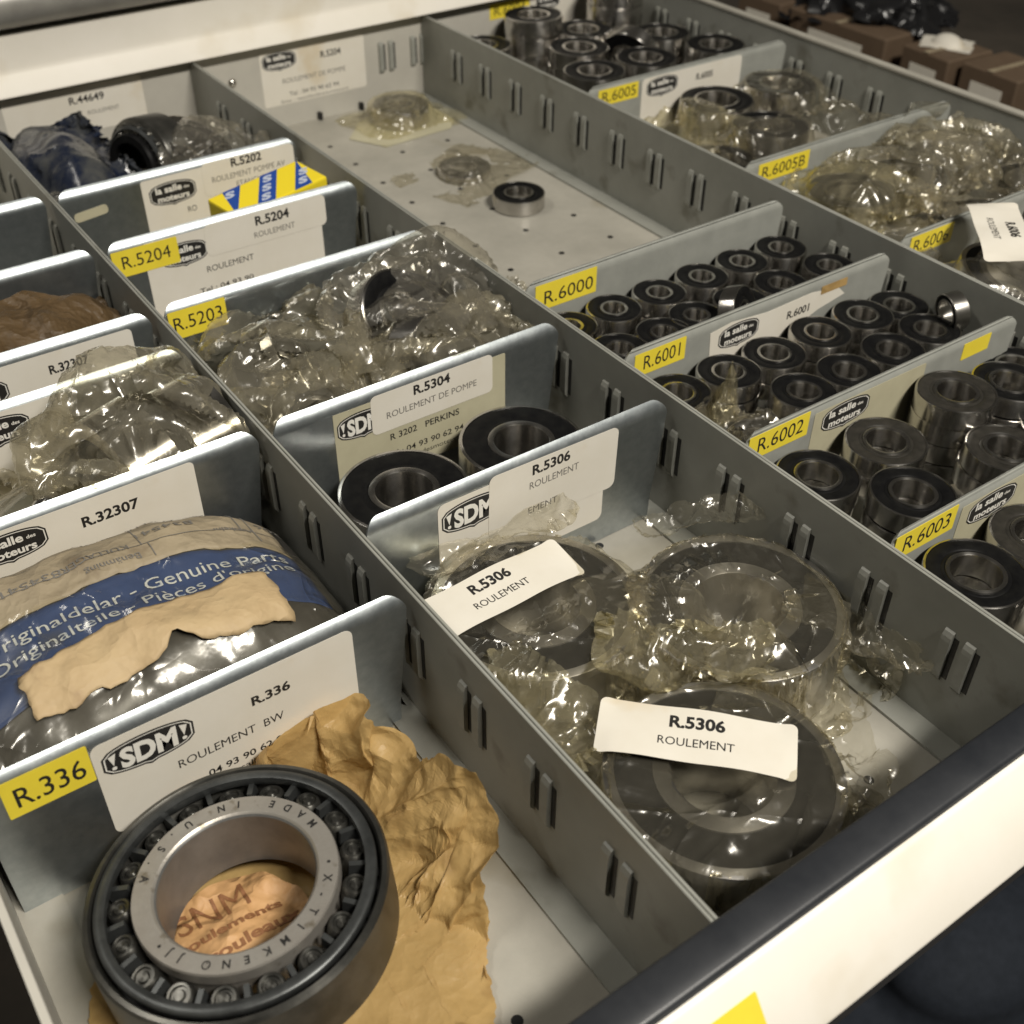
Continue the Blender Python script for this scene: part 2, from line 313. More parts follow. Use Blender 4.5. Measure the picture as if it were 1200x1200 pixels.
FZ = -56.0
def cloth(P, ref, ex, steps, iters, grav=.25, cyl=(), sph=(), lim=None, zmin=-55.5, bend=.12, damp=.9, seed=0, jolt=.6, hold=0, post=None, skips=(2, 4)):
    """settles a sheet P (n,m,3) whose unstretched lengths are those of ref times ex; cyl: (x,y,R,top,bore,depth); sph: (x,y,z,rx,ry,rz)"""
    rng = np.random.RandomState(seed); P = P.astype(np.float64).copy(); F = ref*ex
    P += rng.normal(0, jolt, P.shape)*np.array([.3, .3, 1.]); Q = P.copy(); H = P.copy()
    def ln(d): return np.sqrt(np.einsum('ijk,ijk->ij', d, d))+1e-9
    G = []
    def add(A, B, k, one):
        n0, n1 = min(A[0], B[0]), min(A[1], B[1]); G.append((A, B, k, one))
    n, m = P.shape[:2]
    def sl(st, o, d, axis, full): return None
    pairs = []
    for o in (0, 1):
        c = (n-o)//2; pairs.append(((slice(o, o+2*c, 2), slice(None)), (slice(o+1, o+2*c, 2), slice(None)), 1., False))
        c = (m-o)//2; pairs.append(((slice(None), slice(o, o+2*c, 2)), (slice(None), slice(o+1, o+2*c, 2)), 1., False))
    for o in (0, 1):
        c = (n-o)//2
        pairs.append(((slice(o, o+2*c, 2), slice(0, m-1)), (slice(o+1, o+2*c, 2), slice(1, m)), .5, False))
        pairs.append(((slice(o, o+2*c, 2), slice(1, m)), (slice(o+1, o+2*c, 2), slice(0, m-1)), .5, False))
    bends = []
    for q in skips:
        for o in range(2*q):
            a = np.arange(o, n-q, 2*q); b = np.arange(o, m-q, 2*q)
            if len(a): bends.append(((a, slice(None)), (a+q, slice(None))))
            if len(b): bends.append(((slice(None), b), (slice(None), b+q)))
    L1 = [ln(F[b]-F[a]) for a, b, k, o in pairs]; L2 = [ln(F[b]-F[a]) for a, b in bends]
    for s in range(steps):
        V = (P-Q)*damp; Q = P.copy(); P += V; P[..., 2] -= grav
        for it in range(iters):
            for (a, b, k, o), L in zip(pairs, L1):
                A = P[a]; B = P[b]; d = B-A; l = ln(d); c = d*((l-L)/l*.5*k)[..., None]; P[a] = A+c; P[b] = B-c
            if it == 0 and bend:
                for (a, b), L in zip(bends, L2):
                    A = P[a]; B = P[b]; d = B-A; l = ln(d); c = d*(np.minimum(l-L, 0)/l*.5*bend)[..., None]; P[a] = A+c; P[b] = B-c
            if hold:
                for w in ((slice(0, hold), slice(None)), (slice(-hold, None), slice(None)), (slice(None), slice(0, hold)), (slice(None), slice(-hold, None))): P[w] = H[w]
        for (x, y, R, top, bore, dep) in cyl:
            dx = P[..., 0]-x; dy = P[..., 1]-y; r = np.sqrt(dx*dx+dy*dy)+1e-9
            t = np.where(r < bore, top-dep*np.clip((bore-r)/3., 0, 1), top)
            ins = (r < R) & (P[..., 2] < t)
            up = ins & ((t-P[..., 2] < R-r) | (r < bore+4)); out = ins & ~up
            P[..., 2] = np.where(up, t, P[..., 2])
            k = np.where(out, R/r, 1.); P[..., 0] = x+dx*k; P[..., 1] = y+dy*k
            Q[ins] = Q[ins]*.4+P[ins]*.6
        for (x, y, z, rx, ry, rz) in sph:
            d = (P-np.array([x, y, z]))/np.array([rx, ry, rz]); r = np.sqrt((d*d).sum(-1))+1e-9; ins = r < 1
            P[ins] = (np.array([x, y, z])+d/r[..., None]*np.array([rx, ry, rz]))[ins]; Q[ins] = Q[ins]*.4+P[ins]*.6
        if lim:
            P[..., 0] = np.clip(P[..., 0], lim[0], lim[1]); P[..., 1] = np.clip(P[..., 1], lim[2], lim[3])
        fl = P[..., 2] < zmin; P[..., 2] = np.maximum(P[..., 2], zmin); Q[fl] = Q[fl]*.3+P[fl]*.7
        if post: post(P, Q)
    return P

def sheetobj(name, label, cat, P, m, group=None, keep=None, angle=30, org=None, smooth=True):
    n, k = P.shape[:2]; o = Vector(org) if org else Vector(P.reshape(-1, 3).mean(0))
    fs = [(i*k+j, (i+1)*k+j, (i+1)*k+j+1, i*k+j+1) for i in range(n-1) for j in range(k-1) if keep is None or keep(i/(n-1), j/(k-1))]
    vs = [tuple(v) for v in (P.reshape(-1, 3)-np.array(o))]
    used = sorted({q for f in fs for q in f}); ix = {q: i for i, q in enumerate(used)}
    me = mesh(name, [vs[q] for q in used], [tuple(ix[q] for q in f) for f in fs], m, smooth, angle=angle if smooth else None)
    return tag(link(name, me, None, o), label, cat, group)
def streaks(p, seed):
    """long thin wrinkles in a few directions"""
    t = 0
    for k in range(3):
        f = seed*1.7+k*1.05; c, s_ = math.cos(f), math.sin(f); a = p[0]*c+p[1]*s_+.6*p[2]; b = -p[0]*s_+p[1]*c
        v = noise.noise(Vector((a*.15+k*7, b*.018, seed*3.3+k))); t += max(0, 1-abs(v)*9)*max(0, noise.noise(Vector((p[0]*.03+k*3, p[1]*.03, seed+k)))+.25)
    return t
def drape(name, label, c, half, rot, m, excess=1.06, n=70, steps=80, iters=7, seed=1, grav=.22, jolt=.7, group=None, cat='plastic bag', ragged=.05, crease=(4.2, 1.6), drop=0., wav=1., flat=False, cf=.042, co=1, bend=.4, skips=(2, 4, 8), extra=None, **kw):
    """lets a thin sheet settle on what lies under it; excess > 1 leaves spare material that crumples"""
    g = np.linspace(-1, 1, n); h = max(2, int(n*half[1]/half[0])); X, Y = np.meshgrid(g, np.linspace(-1, 1, h), indexing='ij')
    cr, sr = math.cos(rot), math.sin(rot)
    ed = 1+.10*np.array([[noise.noise(Vector((x*2.2, y*2.2, seed*2.))) for x, y in zip(r, q)] for r, q in zip(X, Y)])
    X2, Y2 = X*ed, Y*ed
    P = np.stack([c[0]+half[0]*X2*cr-half[1]*Y2*sr, c[1]+half[0]*X2*sr+half[1]*Y2*cr, c[2]-drop*np.maximum(abs(X), abs(Y))**3], -1)
    ref = P.copy(); ref[..., 2] = 0
    P[..., 2] += wav*np.array([[12*noise.noise(Vector((p[0]*.035, p[1]*.035, seed)))+7*noise.noise(Vector((p[0]*.09, p[1]*.09, seed+5))) for p in r] for r in P])*(excess-1)*2
    P = cloth(P, ref, excess, steps, iters, grav, seed=seed, jolt=jolt*(.2+.5*(excess-1)), bend=bend, skips=skips, **kw)
    if extra: extra(P)
    if crease[0] or crease[1]:
        N = np.cross(np.gradient(P, axis=0), np.gradient(P, axis=1)); N /= np.linalg.norm(N, axis=-1, keepdims=True)+1e-9; N *= np.sign(N[..., 2:]+1e-6)
        D = np.array([[crease[0]*crum(p[0], p[1], p[2], cf, seed, co)+crease[1]*streaks(p, seed) for p in r] for r in P]); P = P+N*D[..., None]
        lm = kw.get('lim')
        if lm: P[..., 0] = np.clip(P[..., 0], lm[0]-.3, lm[1]+.3); P[..., 1] = np.clip(P[..., 1], lm[2]-.3, lm[3]+.3)
        for (x, y, R, top, bore, dep) in kw.get('cyl', ()):
            q = np.hypot(P[..., 0]-x, P[..., 1]-y); P[..., 2] = np.where((q < R-.3) & (q > bore) & (P[..., 2] > top-14), np.maximum(P[..., 2], top+.25), P[..., 2])
        if kw.get('post'): kw['post'](P, P)
    def keep(u, v):
        d = min(u, 1-u)*2*half[0]; e = min(v, 1-v)*2*half[1]; t = ragged*60*abs(noise.noise(Vector((u*5+seed, v*5, seed)))); return min(d, e) > t and d+e > 5*ragged*20*abs(noise.noise(Vector((seed, u*3, v*3))))
    return sheetobj(name, label, cat, P, m, group, keep, smooth=not flat)
# ------------------------------------------------------------------ the place: floor under the cabinet, shelf behind
def struct(name, vs, fs, m):
    o = link(name, mesh(name, vs, fs, m)); o['kind'] = 'structure'; return o
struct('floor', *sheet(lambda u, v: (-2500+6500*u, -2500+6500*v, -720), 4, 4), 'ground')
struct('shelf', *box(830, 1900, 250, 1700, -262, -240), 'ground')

# ------------------------------------------------------------------ the drawer itself
XL, X1, XA, XB, XC, YF, YB = -10., 127.2, 267., 441., 627., 94., 736.
SLOT = [126.7+35.15*k for k in range(17)]
dr = root('drawer', (300, 400, FZ), 'grey steel drawer with pale floor, cream front strip and black grip', 'drawer')
part(dr, 'floor_panel', *box(XL, XC, YF, YB, FZ-1.5, FZ), 'floor')
sw = part(dr, 'side_wall', *box(XC, XC+2, YF-4, YB+2, FZ-30, -1), 'paint')
bevel(part(dr, 'side_rim', *box(XC-.8, XC+5, YF-4, YB+2, -1, 1.6), 'floor').data, .9)
part(dr, 'left_wall', *box(XL-2, XL, YF, YB, FZ, 0), 'backpaint')
part(dr, 'left_flange', *box(XL, XL+13, YF, YB, FZ, FZ+1.2), 'floor')
bw = part(dr, 'back_wall', *box(XL, XC, YB, YB+1.5, FZ, -.5), 'backpaint')
part(dr, 'front_wall', *box(XL, XC, YF-1.5, YF, FZ, -1), 'paint')
# front rail: black rounded grip above a sloping cream strip
def prism(prof, x0, x1):
    n = len(prof); vs = [(x0, y, z) for y, z in prof]+[(x1, y, z) for y, z in prof]
    return vs, [tuple(range(n)), tuple(range(2*n-1, n-1, -1))]+[(i, (i+1) % n, n+(i+1) % n, n+i) for i in range(n)]
gp = [(94.6, -6), (94.6, .0), (94.2, .8), (93.4, 1.2), (89, 1.5), (85, 1.2), (84.2, .8), (83.6, -.2), (83.8, -6)]
part(dr, 'grip_strip', *prism(gp, -80, XC+8), 'blacktrim', True, angle=50)
part(dr, 'cream_strip', *prism([(83.4, -.5), (82.4, -.6), (81.6, -1.4), (67.4, -21.2), (67.2, -22.6), (68.2, -23.2), (80, -23.2), (83, -7)], -80, XC+8), 'cream', True, angle=40)
part(dr, 'lower_channel', *prism([(70, -23.6), (71.5, -46), (93, -46), (93, -23.6)], -80, XC+8), 'blacktrim')
fpl = Plane((0, 67.4, -21.2), (1, 0, 0), (0, 14.2, 19.8))
card(dr, fpl, 104, 125.5, 3.0, 18.6, 'yellow', 1, .4, 'yellow_label')
# screw, perforations, slots
hole = mesh('hole', *lathe([(1.75, 0.03), (1.75, .12), (0.01, .12)], 14, False), 'black')
for yy in SLOT:
    for xx in (20, 91, 162, 197, 231, 335.5, 371, 406.5, 438.5, 476, 512, 547, 583):
        if noise.random() < 2: link('hole', hole, dr, Vector((xx, yy-2.5, FZ))-dr.location/MM)
link('screw', mesh('screw', *lathe([(0.1, -2.2), (1.4, -2.0), (2.6, -1.0), (3.0, 0)], 16, False), 'steel', True), dr, Vector((293, YB, -19.5))-dr.location/MM, (math.radians(-90), 0, 0))
# slot tabs: two lanced bridges and the dark slits beside them (face looks towards -X)
def tabmesh(h0, h1):
    vs = []; fs = []; mi = []
    for oy in (-4.6, 3.4):
        b = len(vs); w = 3.6
        prof = [(0, h1), (-.8, h1-.5), (-1.5, h1-2.2), (-1.7, h1-4), (-1.7, h0+4), (-1.5, h0+2.2), (0, h0)]
        for yy in (oy, oy+w):
            for x, z in prof: vs.append((x, yy, z))
        n = len(prof)
        for i in range(n-1): fs.append((b+i, b+i+1, b+n+i+1, b+n+i)); mi.append(0)
        fs.append(tuple(b+i for i in range(n))); fs.append(tuple(b+n+i for i in range(n-1, -1, -1))); mi += [0, 0]
        b = len(vs); bv, bf = box(-.15, 0.05, oy-2.0, oy-.05, h0+2, h1-2)
        vs += bv; fs += [tuple(b+q for q in f) for f in bf]; mi += [1]*6
    return vs, fs, mi
tv, tf, tm = tabmesh(-11, 11); TAB = mesh('slot_tab', tv, tf, ['paint', 'black'], midx=tm)
bevel_ok = True
def tabs(r, x, zc, ys, off):
    for yy in ys: link('slot_tab', TAB, r, Vector((x, yy, zc))-off)
tabs(dr, XC, -26, [y for y in SLOT if y > 150], dr.location/MM)
for xx in (411, 437):   # slots of the back wall
    link('slot_tab', TAB, dr, Vector((xx, YB, -24))-dr.location/MM, (0, 0, math.radians(90)))
for xx in (352, 385): part(dr, 'floor_clip', *box(xx, xx+2.5, YB-4, YB-.5, FZ+.1, FZ+5), 'black')
# labels on the back wall
bp = Plane((0, YB, 0), (1, 0, 0), (0, 0, 1))
card(dr, bp, 314, 393, -41, -5, 'white', 1); logo(dr, bp, 328, -11.5, 25, 12, 'la'); words(dr, bp, 'R.5204', 359, 374.5, -15, 4.2, bold=.02)
words(dr, bp, 'ROULEMENT DE POMPE', 329, 377, -27, 3.2, 'greyink'); words(dr, bp, 'Tel : 04 93 90 62 94', 333, 371, -36, 2.8); words(dr, bp, 'Site : lasalledesmoteurs', 326, 378, -40, 2.0, 'greyink')
card(dr, bp, 146, 233, -30, -2, 'white', 1); words(dr, bp, 'R.44649', 186, 208, -12, 4.4, bold=.02); words(dr, bp, 'ROULEMENT', 196, 216, -20, 2.6, 'greyink')
card(dr, bp, 499, 535, -14, -3, 'yellow', 1, .4, 'yellow_label'); words(dr, bp, 'R.6004', 503, 531, -11.5, 6)
card(dr, bp, 536, 600, -38, -2, 'white', 1); logo(dr, bp, 552, -9, 22, 11, 'la')

# the closed drawer above, at the back
ud = root('upper_drawer', (270, 760, 2), 'closed drawer above the open one, with cream face and worn grey handle', 'drawer')
part(ud, 'drawer_face', *prism([(727, 2.2), (727.2, 3.4), (734, 12.5), (734.6, 16), (731.5, 36), (760, 36), (760, 2.2)], -150, XC+30), 'cream', True, angle=30)
part(ud, 'handle_strip', *prism([(738, 38.5), (730, 39), (724, 42), (720, 47), (719, 53), (721, 60), (728, 65), (760, 67), (760, 38.5)], -150, XC+30), 'greytrim', True, angle=60)
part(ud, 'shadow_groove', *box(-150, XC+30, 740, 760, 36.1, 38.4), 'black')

# ------------------------------------------------------------------ long partitions
def partition(x, label):
    r = root('partition', (x, 415, FZ), label, 'partition', 'long slotted partitions of the drawer'); o = r.location/MM
    def pl(u, v):
        return (0, 0, 0)
    for s in (-1, 1):   # folded double sheet
        q = part(r, 'plate', *box(x+(-1.15 if s < 0 else .15), x+(-.15 if s < 0 else 1.15), YF+.4, YB-.4, FZ+.2, 0), 'paint'); bevel(q.data, .25, 1)
    part(r, 'foot_flange', *box(x-11, x-1.2, YF+1, YB-1, FZ+.15, FZ+1.3), 'paint')
    tabs(r, x-1.15, -24.5, SLOT, o)
    return r
partition(X1, 'grey slotted partition nearest the camera, running beside the tapered bearing')
partition(XA, 'grey slotted partition between the R.5306 bay and the R.6003 bay')
partition(XB, 'grey slotted partition between the R.6000 bay and the R.6005 bay')

# ------------------------------------------------------------------ cross dividers
def divider(x0, x1, y, label, m='zinc', top=1.0, taper=5., lt=1.):
    r = root('divider', ((x0+x1)/2, y, FZ), label, 'divider', 'cross dividers of the drawer')
    zs = [FZ+.3, -45, -30, -16, -8, -5, -4, -3, -2, -1, 0, top-.6, top-.15, top]
    rad = 6.5
    def ext(z):
        t = max(0, min(1, (-6-z)/42)); e = taper*t
        d = z-(top-rad)
        if d > 0: e = rad-math.sqrt(max(0, rad*rad-d*d))
        return x0+(e if d > 0 else e*lt), x1-e
    def bend(z):
        d = max(0, z+4.6); return .10*d*d
    def fn(u, v):
        z = zs[round(v*(len(zs)-1))]; a, b = ext(z); return (a+(b-a)*u, y+bend(z), z)
    vs, fs = sheet(fn, 10, len(zs)-1, 1.1)
    part(r, 'plate', vs, fs, m, True, angle=40); return r, Plane((0, y, 0), (1, 0, 0), (0, 0, 1))
G1 = X1-3; G0 = XL+2
d, p = divider(G0, G1, 232, 'galvanised divider with yellow R.336 tape behind the open tapered bearing', lt=0.)
card(d, p, -1.5, 22.4, -15.2, -.6, 'yellow', 1, .5, 'yellow_label', .0); words(d, p, 'R.336', 1.5, 20.5, -12, 7.6, bold=.005)
card(d, p, 22.6, 104.6, -41.5, -2.6, 'white', 1, 3); logo(d, p, 38.2, -12, 27, 12.5, 'SDM', 1, -.04)
words(d, p, 'R.336', 69.8, 82.4, -15.4, 3.6, bold=.03); words(d, p, 'ROULEMENT  BW', 44.8, 78.9, -26.6, 3.4); words(d, p, '04 93 90 62 94', 52.6, 79.4, -36.2, 2.8, bold=.015); words(d, p, 'lasalledesmoteur', 60, 88, -40.2, 2.4)
d, p = divider(G0, G1, 338, 'galvanised divider with plain aged label right behind the blue banded parcel')
card(d, p, 10, 98.5, -40, -1.8, 'white', 1, 2); logo(d, p, 31, -9.5, 26, 12, 'la'); words(d, p, 'R.32307', 56, 76.5, -12.6, 4.2, bold=.03)
d, p = divider(G0, G1, 408, 'galvanised divider with oval emblem label beside the bag of two steel rings')
card(d, p, 5, 76, -40, -1.4, 'white', 1, 2); logo(d, p, 47, -9.5, 26, 12.5, 'la')
d, p = divider(G0, G1, 443, 'galvanised divider with white R.32307 label in front of the brown parcel')
card(d, p, 10, 115, -40, -3.4, 'white', 1, 2); words(d, p, 'R.32307', 78.4, 95, -13.2, 4.0, bold=.03); logo(d, p, 48.5, -14, 25, 12, 'la')
d, p = divider(G0, G1, 514, 'galvanised divider without label right behind the brown parcel')
d, p = divider(G0, G1, 584, 'bare galvanised divider farthest back beside the blue bag')
A0, A1 = X1+2.8, XA-4
d, p = divider(A0, A1, 267.5, 'galvanised divider with white R.5306 sticker in front of the three large bagged bearings')
card(d, p, 158, 233, -44, -3.6, 'white', 1, 3); logo(d, p, 173, -12.4, 27, 13, 'SDM'); words(d, p, 'ROULEMENT', 184, 211, -24.8, 3.2, 'greyink')
card(d, p, 179.4, 238.5, -29.5, -1.2, 'white', 2, 3, 'sticker', -.02); words(d, p, 'R.5306', 198.6, 215.8, -7.4, 4.2, lay=2, bold=.03); words(d, p, 'ROULEMENT', 197.4, 220, -13.6, 3.2, 'greyink', 2); words(d, p, 'EMENT', 197, 210.4, -25, 3.0, 'greyink', 2)
d, p = divider(A0, A1, 337.5, 'galvanised divider with beige label and white R.5304 sticker')
card(d, p, 154.7, 235.3, -42, -4.2, 'beige', 1, .6); logo(d, p, 167.5, -12.5, 23, 12, 'SDM'); words(d, p, 'R 3202   PERKINS', 179, 212, -25.6, 3.0, bold=.012)
words(d, p, 'Tel : 04 93 90 62 94', 176.5, 214, -34, 2.8, bold=.01); words(d, p, 'lasalledesmoteurs', 184, 212, -38, 2.2)
card(d, p, 171.2, 228.8, -20.4, -2.2, 'white', 2, 2.5, 'sticker'); words(d, p, 'R.5304', 190.8, 208, -8, 4.2, lay=2, bold=.03); words(d, p, 'ROULEMENT DE POMPE', 178, 220.8, -14.6, 3.0, 'greyink', 2)
d, p = divider(A0, A1, 443, 'galvanised divider mostly hidden behind crumpled grey and yellowed plastic bags')
card(d, p, 131.5, 158, -15.5, -2, 'yellow', 1, .5, 'yellow_label'); words(d, p, 'R.5203', 133.5, 156, -11.5, 6.5)
d, p = divider(A0, A1, 512, 'galvanised divider with white R.5204 label in front of the yellow and blue box')
card(d, p, 147, 241, -46, -2.4, 'white', 1, 1.5); logo(d, p, 166.5, -12.5, 24, 12, 'la'); words(d, p, 'ROULEMENT', 176.4, 201.6, -25.6, 3.2); words(d, p, 'Tel : 04 93 90', 171, 200, -36, 2.8, bold=.01); words(d, p, 'Site : lasalledes', 164, 192, -40.5, 2.2, 'greyink')
card(d, p, 178, 244, -17.8, -1.2, 'white', 2, 3, 'sticker'); words(d, p, 'R.5204', 205, 223.5, -8.2, 4.6, lay=2, bold=.03); words(d, p, 'ROULEMENT', 203.5, 226, -14.6, 3.0, 'greyink', 2)
card(d, p, 131.5, 164, -16, -2.6, 'yellow', 2, .5, 'yellow_label'); words(d, p, 'R.5204', 136, 160, -12, 6.4, lay=2)
d, p = divider(A0, A1, 582, 'galvanised divider with white R.5202 label behind the yellow and blue box')
card(d, p, 173, 264.5-3, -44, -3, 'white', 1, 1.5); logo(d, p, 189.5, -12.6, 26, 12.5, 'la'); words(d, p, 'RO', 196, 201, -25.6, 3.2)
card(d, p, 207, A1-1.5, -20, -1.4, 'white', 2, 3, 'sticker'); words(d, p, 'R.5202', 224, 242, -6.6, 4.4, lay=2, bold=.03); words(d, p, 'ROULEMENT POMPE AV', 212, 255.5, -13, 3.2, 'greyink', 2); words(d, p, 'ETANCHE', 225.6, 242.8, -18, 2.8, 'greyink', 2)
card(d, p, 136, 154, -15.5, -10.5, 'beige', 1, 2, 'tape_residue', .1)
B0, B1 = XA+3, XB-9
for y, nm, txt in ((372, 'grey divider with yellow R.6000 tape at the edge of the empty perforated bay', 'R.6000'), (302.5, 'grey divider with yellow R.6001 tape and torn emblem paper', 'R.6001'), (232, 'grey divider with yellow R.6002 tape', 'R.6002'), (163, 'grey divider with yellow R.6003 tape nearest the black grip', 'R.6003')):
    d, p = divider(B0, B1, y, nm, 'greyplate', -.4, 4)
    tz = {372: -14.8, 302.5: -13.2, 232: -11.5, 163: -11}[y]
    card(d, p, 276-4*(y < 300), 311-7*(y < 310), tz, tz+13-2*(y < 310), 'yellow', 1, .5, 'yellow_label'); words(d, p, txt, 281-4*(y < 300), 309-8*(y < 310), tz+2.6, 6.6)
    if y == 302.5:
        part(d, 'torn_paper', *slab([(318, -6), (330, -4.4), (352, -6.5), (380, -5.6), (398, -8.5), (403, -13), (386, -16), (372, -21), (352, -24), (330, -33), (320, -30)], lambda u, v, w: p(u, v, .02+w), .14), 'white')
        logo(d, p, 335.5, -11.5, 24, 11.5, 'la'); words(d, p, 'R.6001', 365.5, 379.5, -14.5, 3.8, bold=.02)
        card(d, p, 386, 403, -8.5, -4.5, 'kraft', 2, .5, 'tape_scrap')
    if y < 300:
        card(d, p, 307, 372, -38, -3.2, 'beige', 1, 1); logo(d, p, 325.5, -9.6, 27, 12, 'la')
    if y == 232: card(d, p, 396, 414, -11, -3, 'yellow', 1, .5, 'tape_scrap')
C0, C1 = XB+4, XC-11
d, p = divider(C0, C1, 551, 'grey divider with white emblem label and yellow R.6005 tape', 'greyplate', -.4, 4)
card(d, p, 454, 486, -12.6, -2.6, 'yellow', 1, .5, 'yellow_label'); words(d, p, 'R.6005', 457, 484, -10.6, 6.4); card(d, p, 489, 575, -36, -2.4, 'white', 1, 3); logo(d, p, 506, -9.4, 26, 12, 'la'); words(d, p, 'R.6005', 535, 549.5, -11.6, 4, bold=.02)
d, p = divider(C0, C1, 414, 'grey divider with yellow R.6005B tape among plastic wrapped bearings', 'greyplate', -.4, 4)
card(d, p, 456, 495, -13.4, -2.6, 'yellow', 1, .5, 'yellow_label'); words(d, p, 'R.6005B', 459, 492, -11, 6.4)
d, p = divider(C0, C1, 308, 'grey divider with yellow tape corner behind the bag labelled R.6006', 'greyplate', -.4, 4)
card(d, p, 453, 485, -12, -1.4, 'yellow', 1, .5, 'yellow_label'); words(d, p, 'R.6006', 456, 482, -10, 6.4)

# ------------------------------------------------------------------ bearings
BM = {}
def bearing_meshes(D, d, w, style):
    k = (D, d, w, style)
    if k in BM: return BM[k]
    R, r = D/2, d/2; s = R-r; c = min(.6, .04*s+.22); ro = R-.10*s; ri = r+.18*s
    if style == 'large': ro = R-.17*s; ri = r+.27*s
    n = 56
    o = mesh('outer_ring', *lathe([(R-c, 0), (R-.25*c, -.25*c), (R, -c), (R, -w+c), (R-c, -w), (ro, -w), (ro-.3, -w+1), (ro-.3, -1), (ro, 0)], n), 'satin' if style == 'large' else 'steel', True, angle=30)
    i = mesh('inner_ring', *lathe([(r+c, 0), (r+.25*c, -.25*c), (r, -c), (r, -w+c), (r+c, -w), (ri, -w), (ri+.2, -w+1), (ri+.2, -1), (ri, 0)], n), 'satin' if style == 'large' else 'steel', True, angle=30)
    sm = {'shield': 'shield'}.get(style, 'rubber')
    a, b = ro-.15, ri+.1
    sl = mesh('seal', *lathe([(a, -.35), (a-.08*s, -.2), (b+.30*(a-b), -.35), (b+.22*(a-b), -.75), (b+.1*(a-b), -.35), (b, -.5), (b, -1.2), (a, -1.2)], n), sm, True, angle=50)
    lo = mesh('seal', *lathe([(a, -w+.35), (b, -w+.35), (b, -w+1.2), (a, -w+1.2)], n), sm)
    BM[k] = (o, i, sl, lo); return BM[k]
def bearing(D, d, w, loc, label, group=None, style='rubber', rot=None, cat='bearing'):
    """loc is the centre of the upper face"""
    r = root('ball_bearing', loc, label, cat, group, rot)
    o, i, sl, lo = bearing_meshes(D, d, w, style)
    link('outer_ring', o, r); link('inner_ring', i, r); link('seal', sl, r); link('seal', lo, r)
    return r
ORD = ['first', 'second', 'third', 'fourth', 'fifth', 'sixth', 'seventh']
def tl(a=.012): return (random.uniform(-a, a), random.uniform(-a, a), random.uniform(0, 6))
def bay(txt, D, d, w, back, front, z, z2):
    G = 'sealed bearings in the '+txt
    for nm, row in (('back', back), ('front', front)):
        for k, (x, y) in enumerate(row):
            bearing(D, d, w, (x, y, z+random.uniform(-.4, .4)), 'black bearing, %s from left, %s row, %s' % (ORD[k], nm, txt), G, rot=tl())
            for q in (1,): bearing(D, d, w, (x+random.uniform(-.7, .7), y+random.uniform(-.5, .5), z-q*(w+.1)), 'bearing under the %s from left, %s row, %s' % (ORD[k], nm, txt), 'lower bearings in the '+txt, rot=tl(0.004))
bay('bay beside the empty one', 26, 10, 8, [(284.5, 357.2), (311, 358), (338, 357.5), (365, 357.6), (392, 358), (418.6, 357.8)], [(291.5, 329.5), (312.5+3.5, 331.5-3), (338, 331.5), (365, 331), (392, 331.4), (425, 331)], -17, 0)
bearing(26, 10, 8, (356, 318.5, -16), 'small chrome-edged bearing leaning upright against the R.6001 divider', 'sealed bearings in the bay beside the empty one', rot=(math.radians(70), 0, math.radians(25)))
bay('bay with torn emblem paper', 28, 12, 8, [(288, 287.5), (316, 287), (343, 287), (372, 287.3), (400, 287.6)], [(331, 258), (359, 258.6), (387, 259), (415.5, 262)], -16, 0)
bearing(28, 12, 8, (425, 287, -19), 'black sealed bearing in the far right corner of the R.6001 bay', 'sealed bearings in the bay with torn emblem paper', rot=tl())
bearing(28, 12, 8, (300, 250, -22), 'bearing under loose film by the yellow R.6002 tape', 'sealed bearings in the bay with torn emblem paper', rot=tl())
bearing(18, 11, 7, (433, 261, -12), 'chrome ring standing on edge at the right end of the R.6001 bay', None, 'large', rot=(math.radians(82), 0, math.radians(70)))
G = 'sealed bearings in the bay with the tall grey stack'
def stack(D, d, w, x, y, z, lab, grp, style='rubber', under=1, unl=None):
    bearing(D, d, w, (x, y, z), lab, grp, style, tl(.02))
    for q in range(1, under+1): bearing(D, d, w, (x+random.uniform(-1, 1), y+random.uniform(-1, 1), z-q*(w+.1)), '%s bearing beneath the one %s' % (ORD[q-1], lab.split('bearing ', 1)[1]), 'lower bearings in '+grp.split(' in ')[-1], rot=tl(.006))
stack(32, 15, 9, 372, 215.5, -8, 'dull grey bearing on top of the tall stack', G, 'shield', 3)
stack(32, 15, 9, 404, 211.5, -13, 'chrome-edged bearing right of the tall grey stack', G)
stack(32, 15, 9, 331, 214.5, -15, 'dull bearing against the middle of the R.6002 divider', G, 'shield')
stack(32, 15, 9, 293, 214.5, -15, 'black sealed bearing covering the corner of the R.6002 tape', G)
stack(32, 15, 9, 314, 187, -15, 'black sealed bearing right behind the R.6003 tape', G)
stack(32, 15, 9, 366, 184.5, -15, 'dull bearing behind the emblem of the R.6003 divider', G, 'shield')
stack(32, 15, 9, 424, 222, -18, 'sealed bearing in loose film by the end of R.6002', G)
stack(32, 15, 9, 406, 186, -22, 'low dark bearing in the front right corner of the R.6002 bay', G, under=1)
G = 'sealed bearings in the bay closest to the black grip'
stack(35, 17, 10, 293.5, 144, -12, 'large black sealed bearing in front of the yellow R.6003 tape', G)
stack(35, 17, 10, 332, 145.5, -15, 'black sealed bearing under the emblem of the R.6003 divider', G, 'shield')
stack(35, 17, 10, 318, 112, -20, 'chrome-edged bearing in the front row of the R.6003 bay', G)
G = 'sealed bearings in the bay below the beige label'
stack(50.5, 22, 22, 165.5, 304, -23, 'wide black sealed bearing, left of two below the beige label', G, under=0)
stack(50.5, 22, 22, 220.5, 304.5, -23, 'wide black sealed bearing, right of two below the beige label', G, under=0)
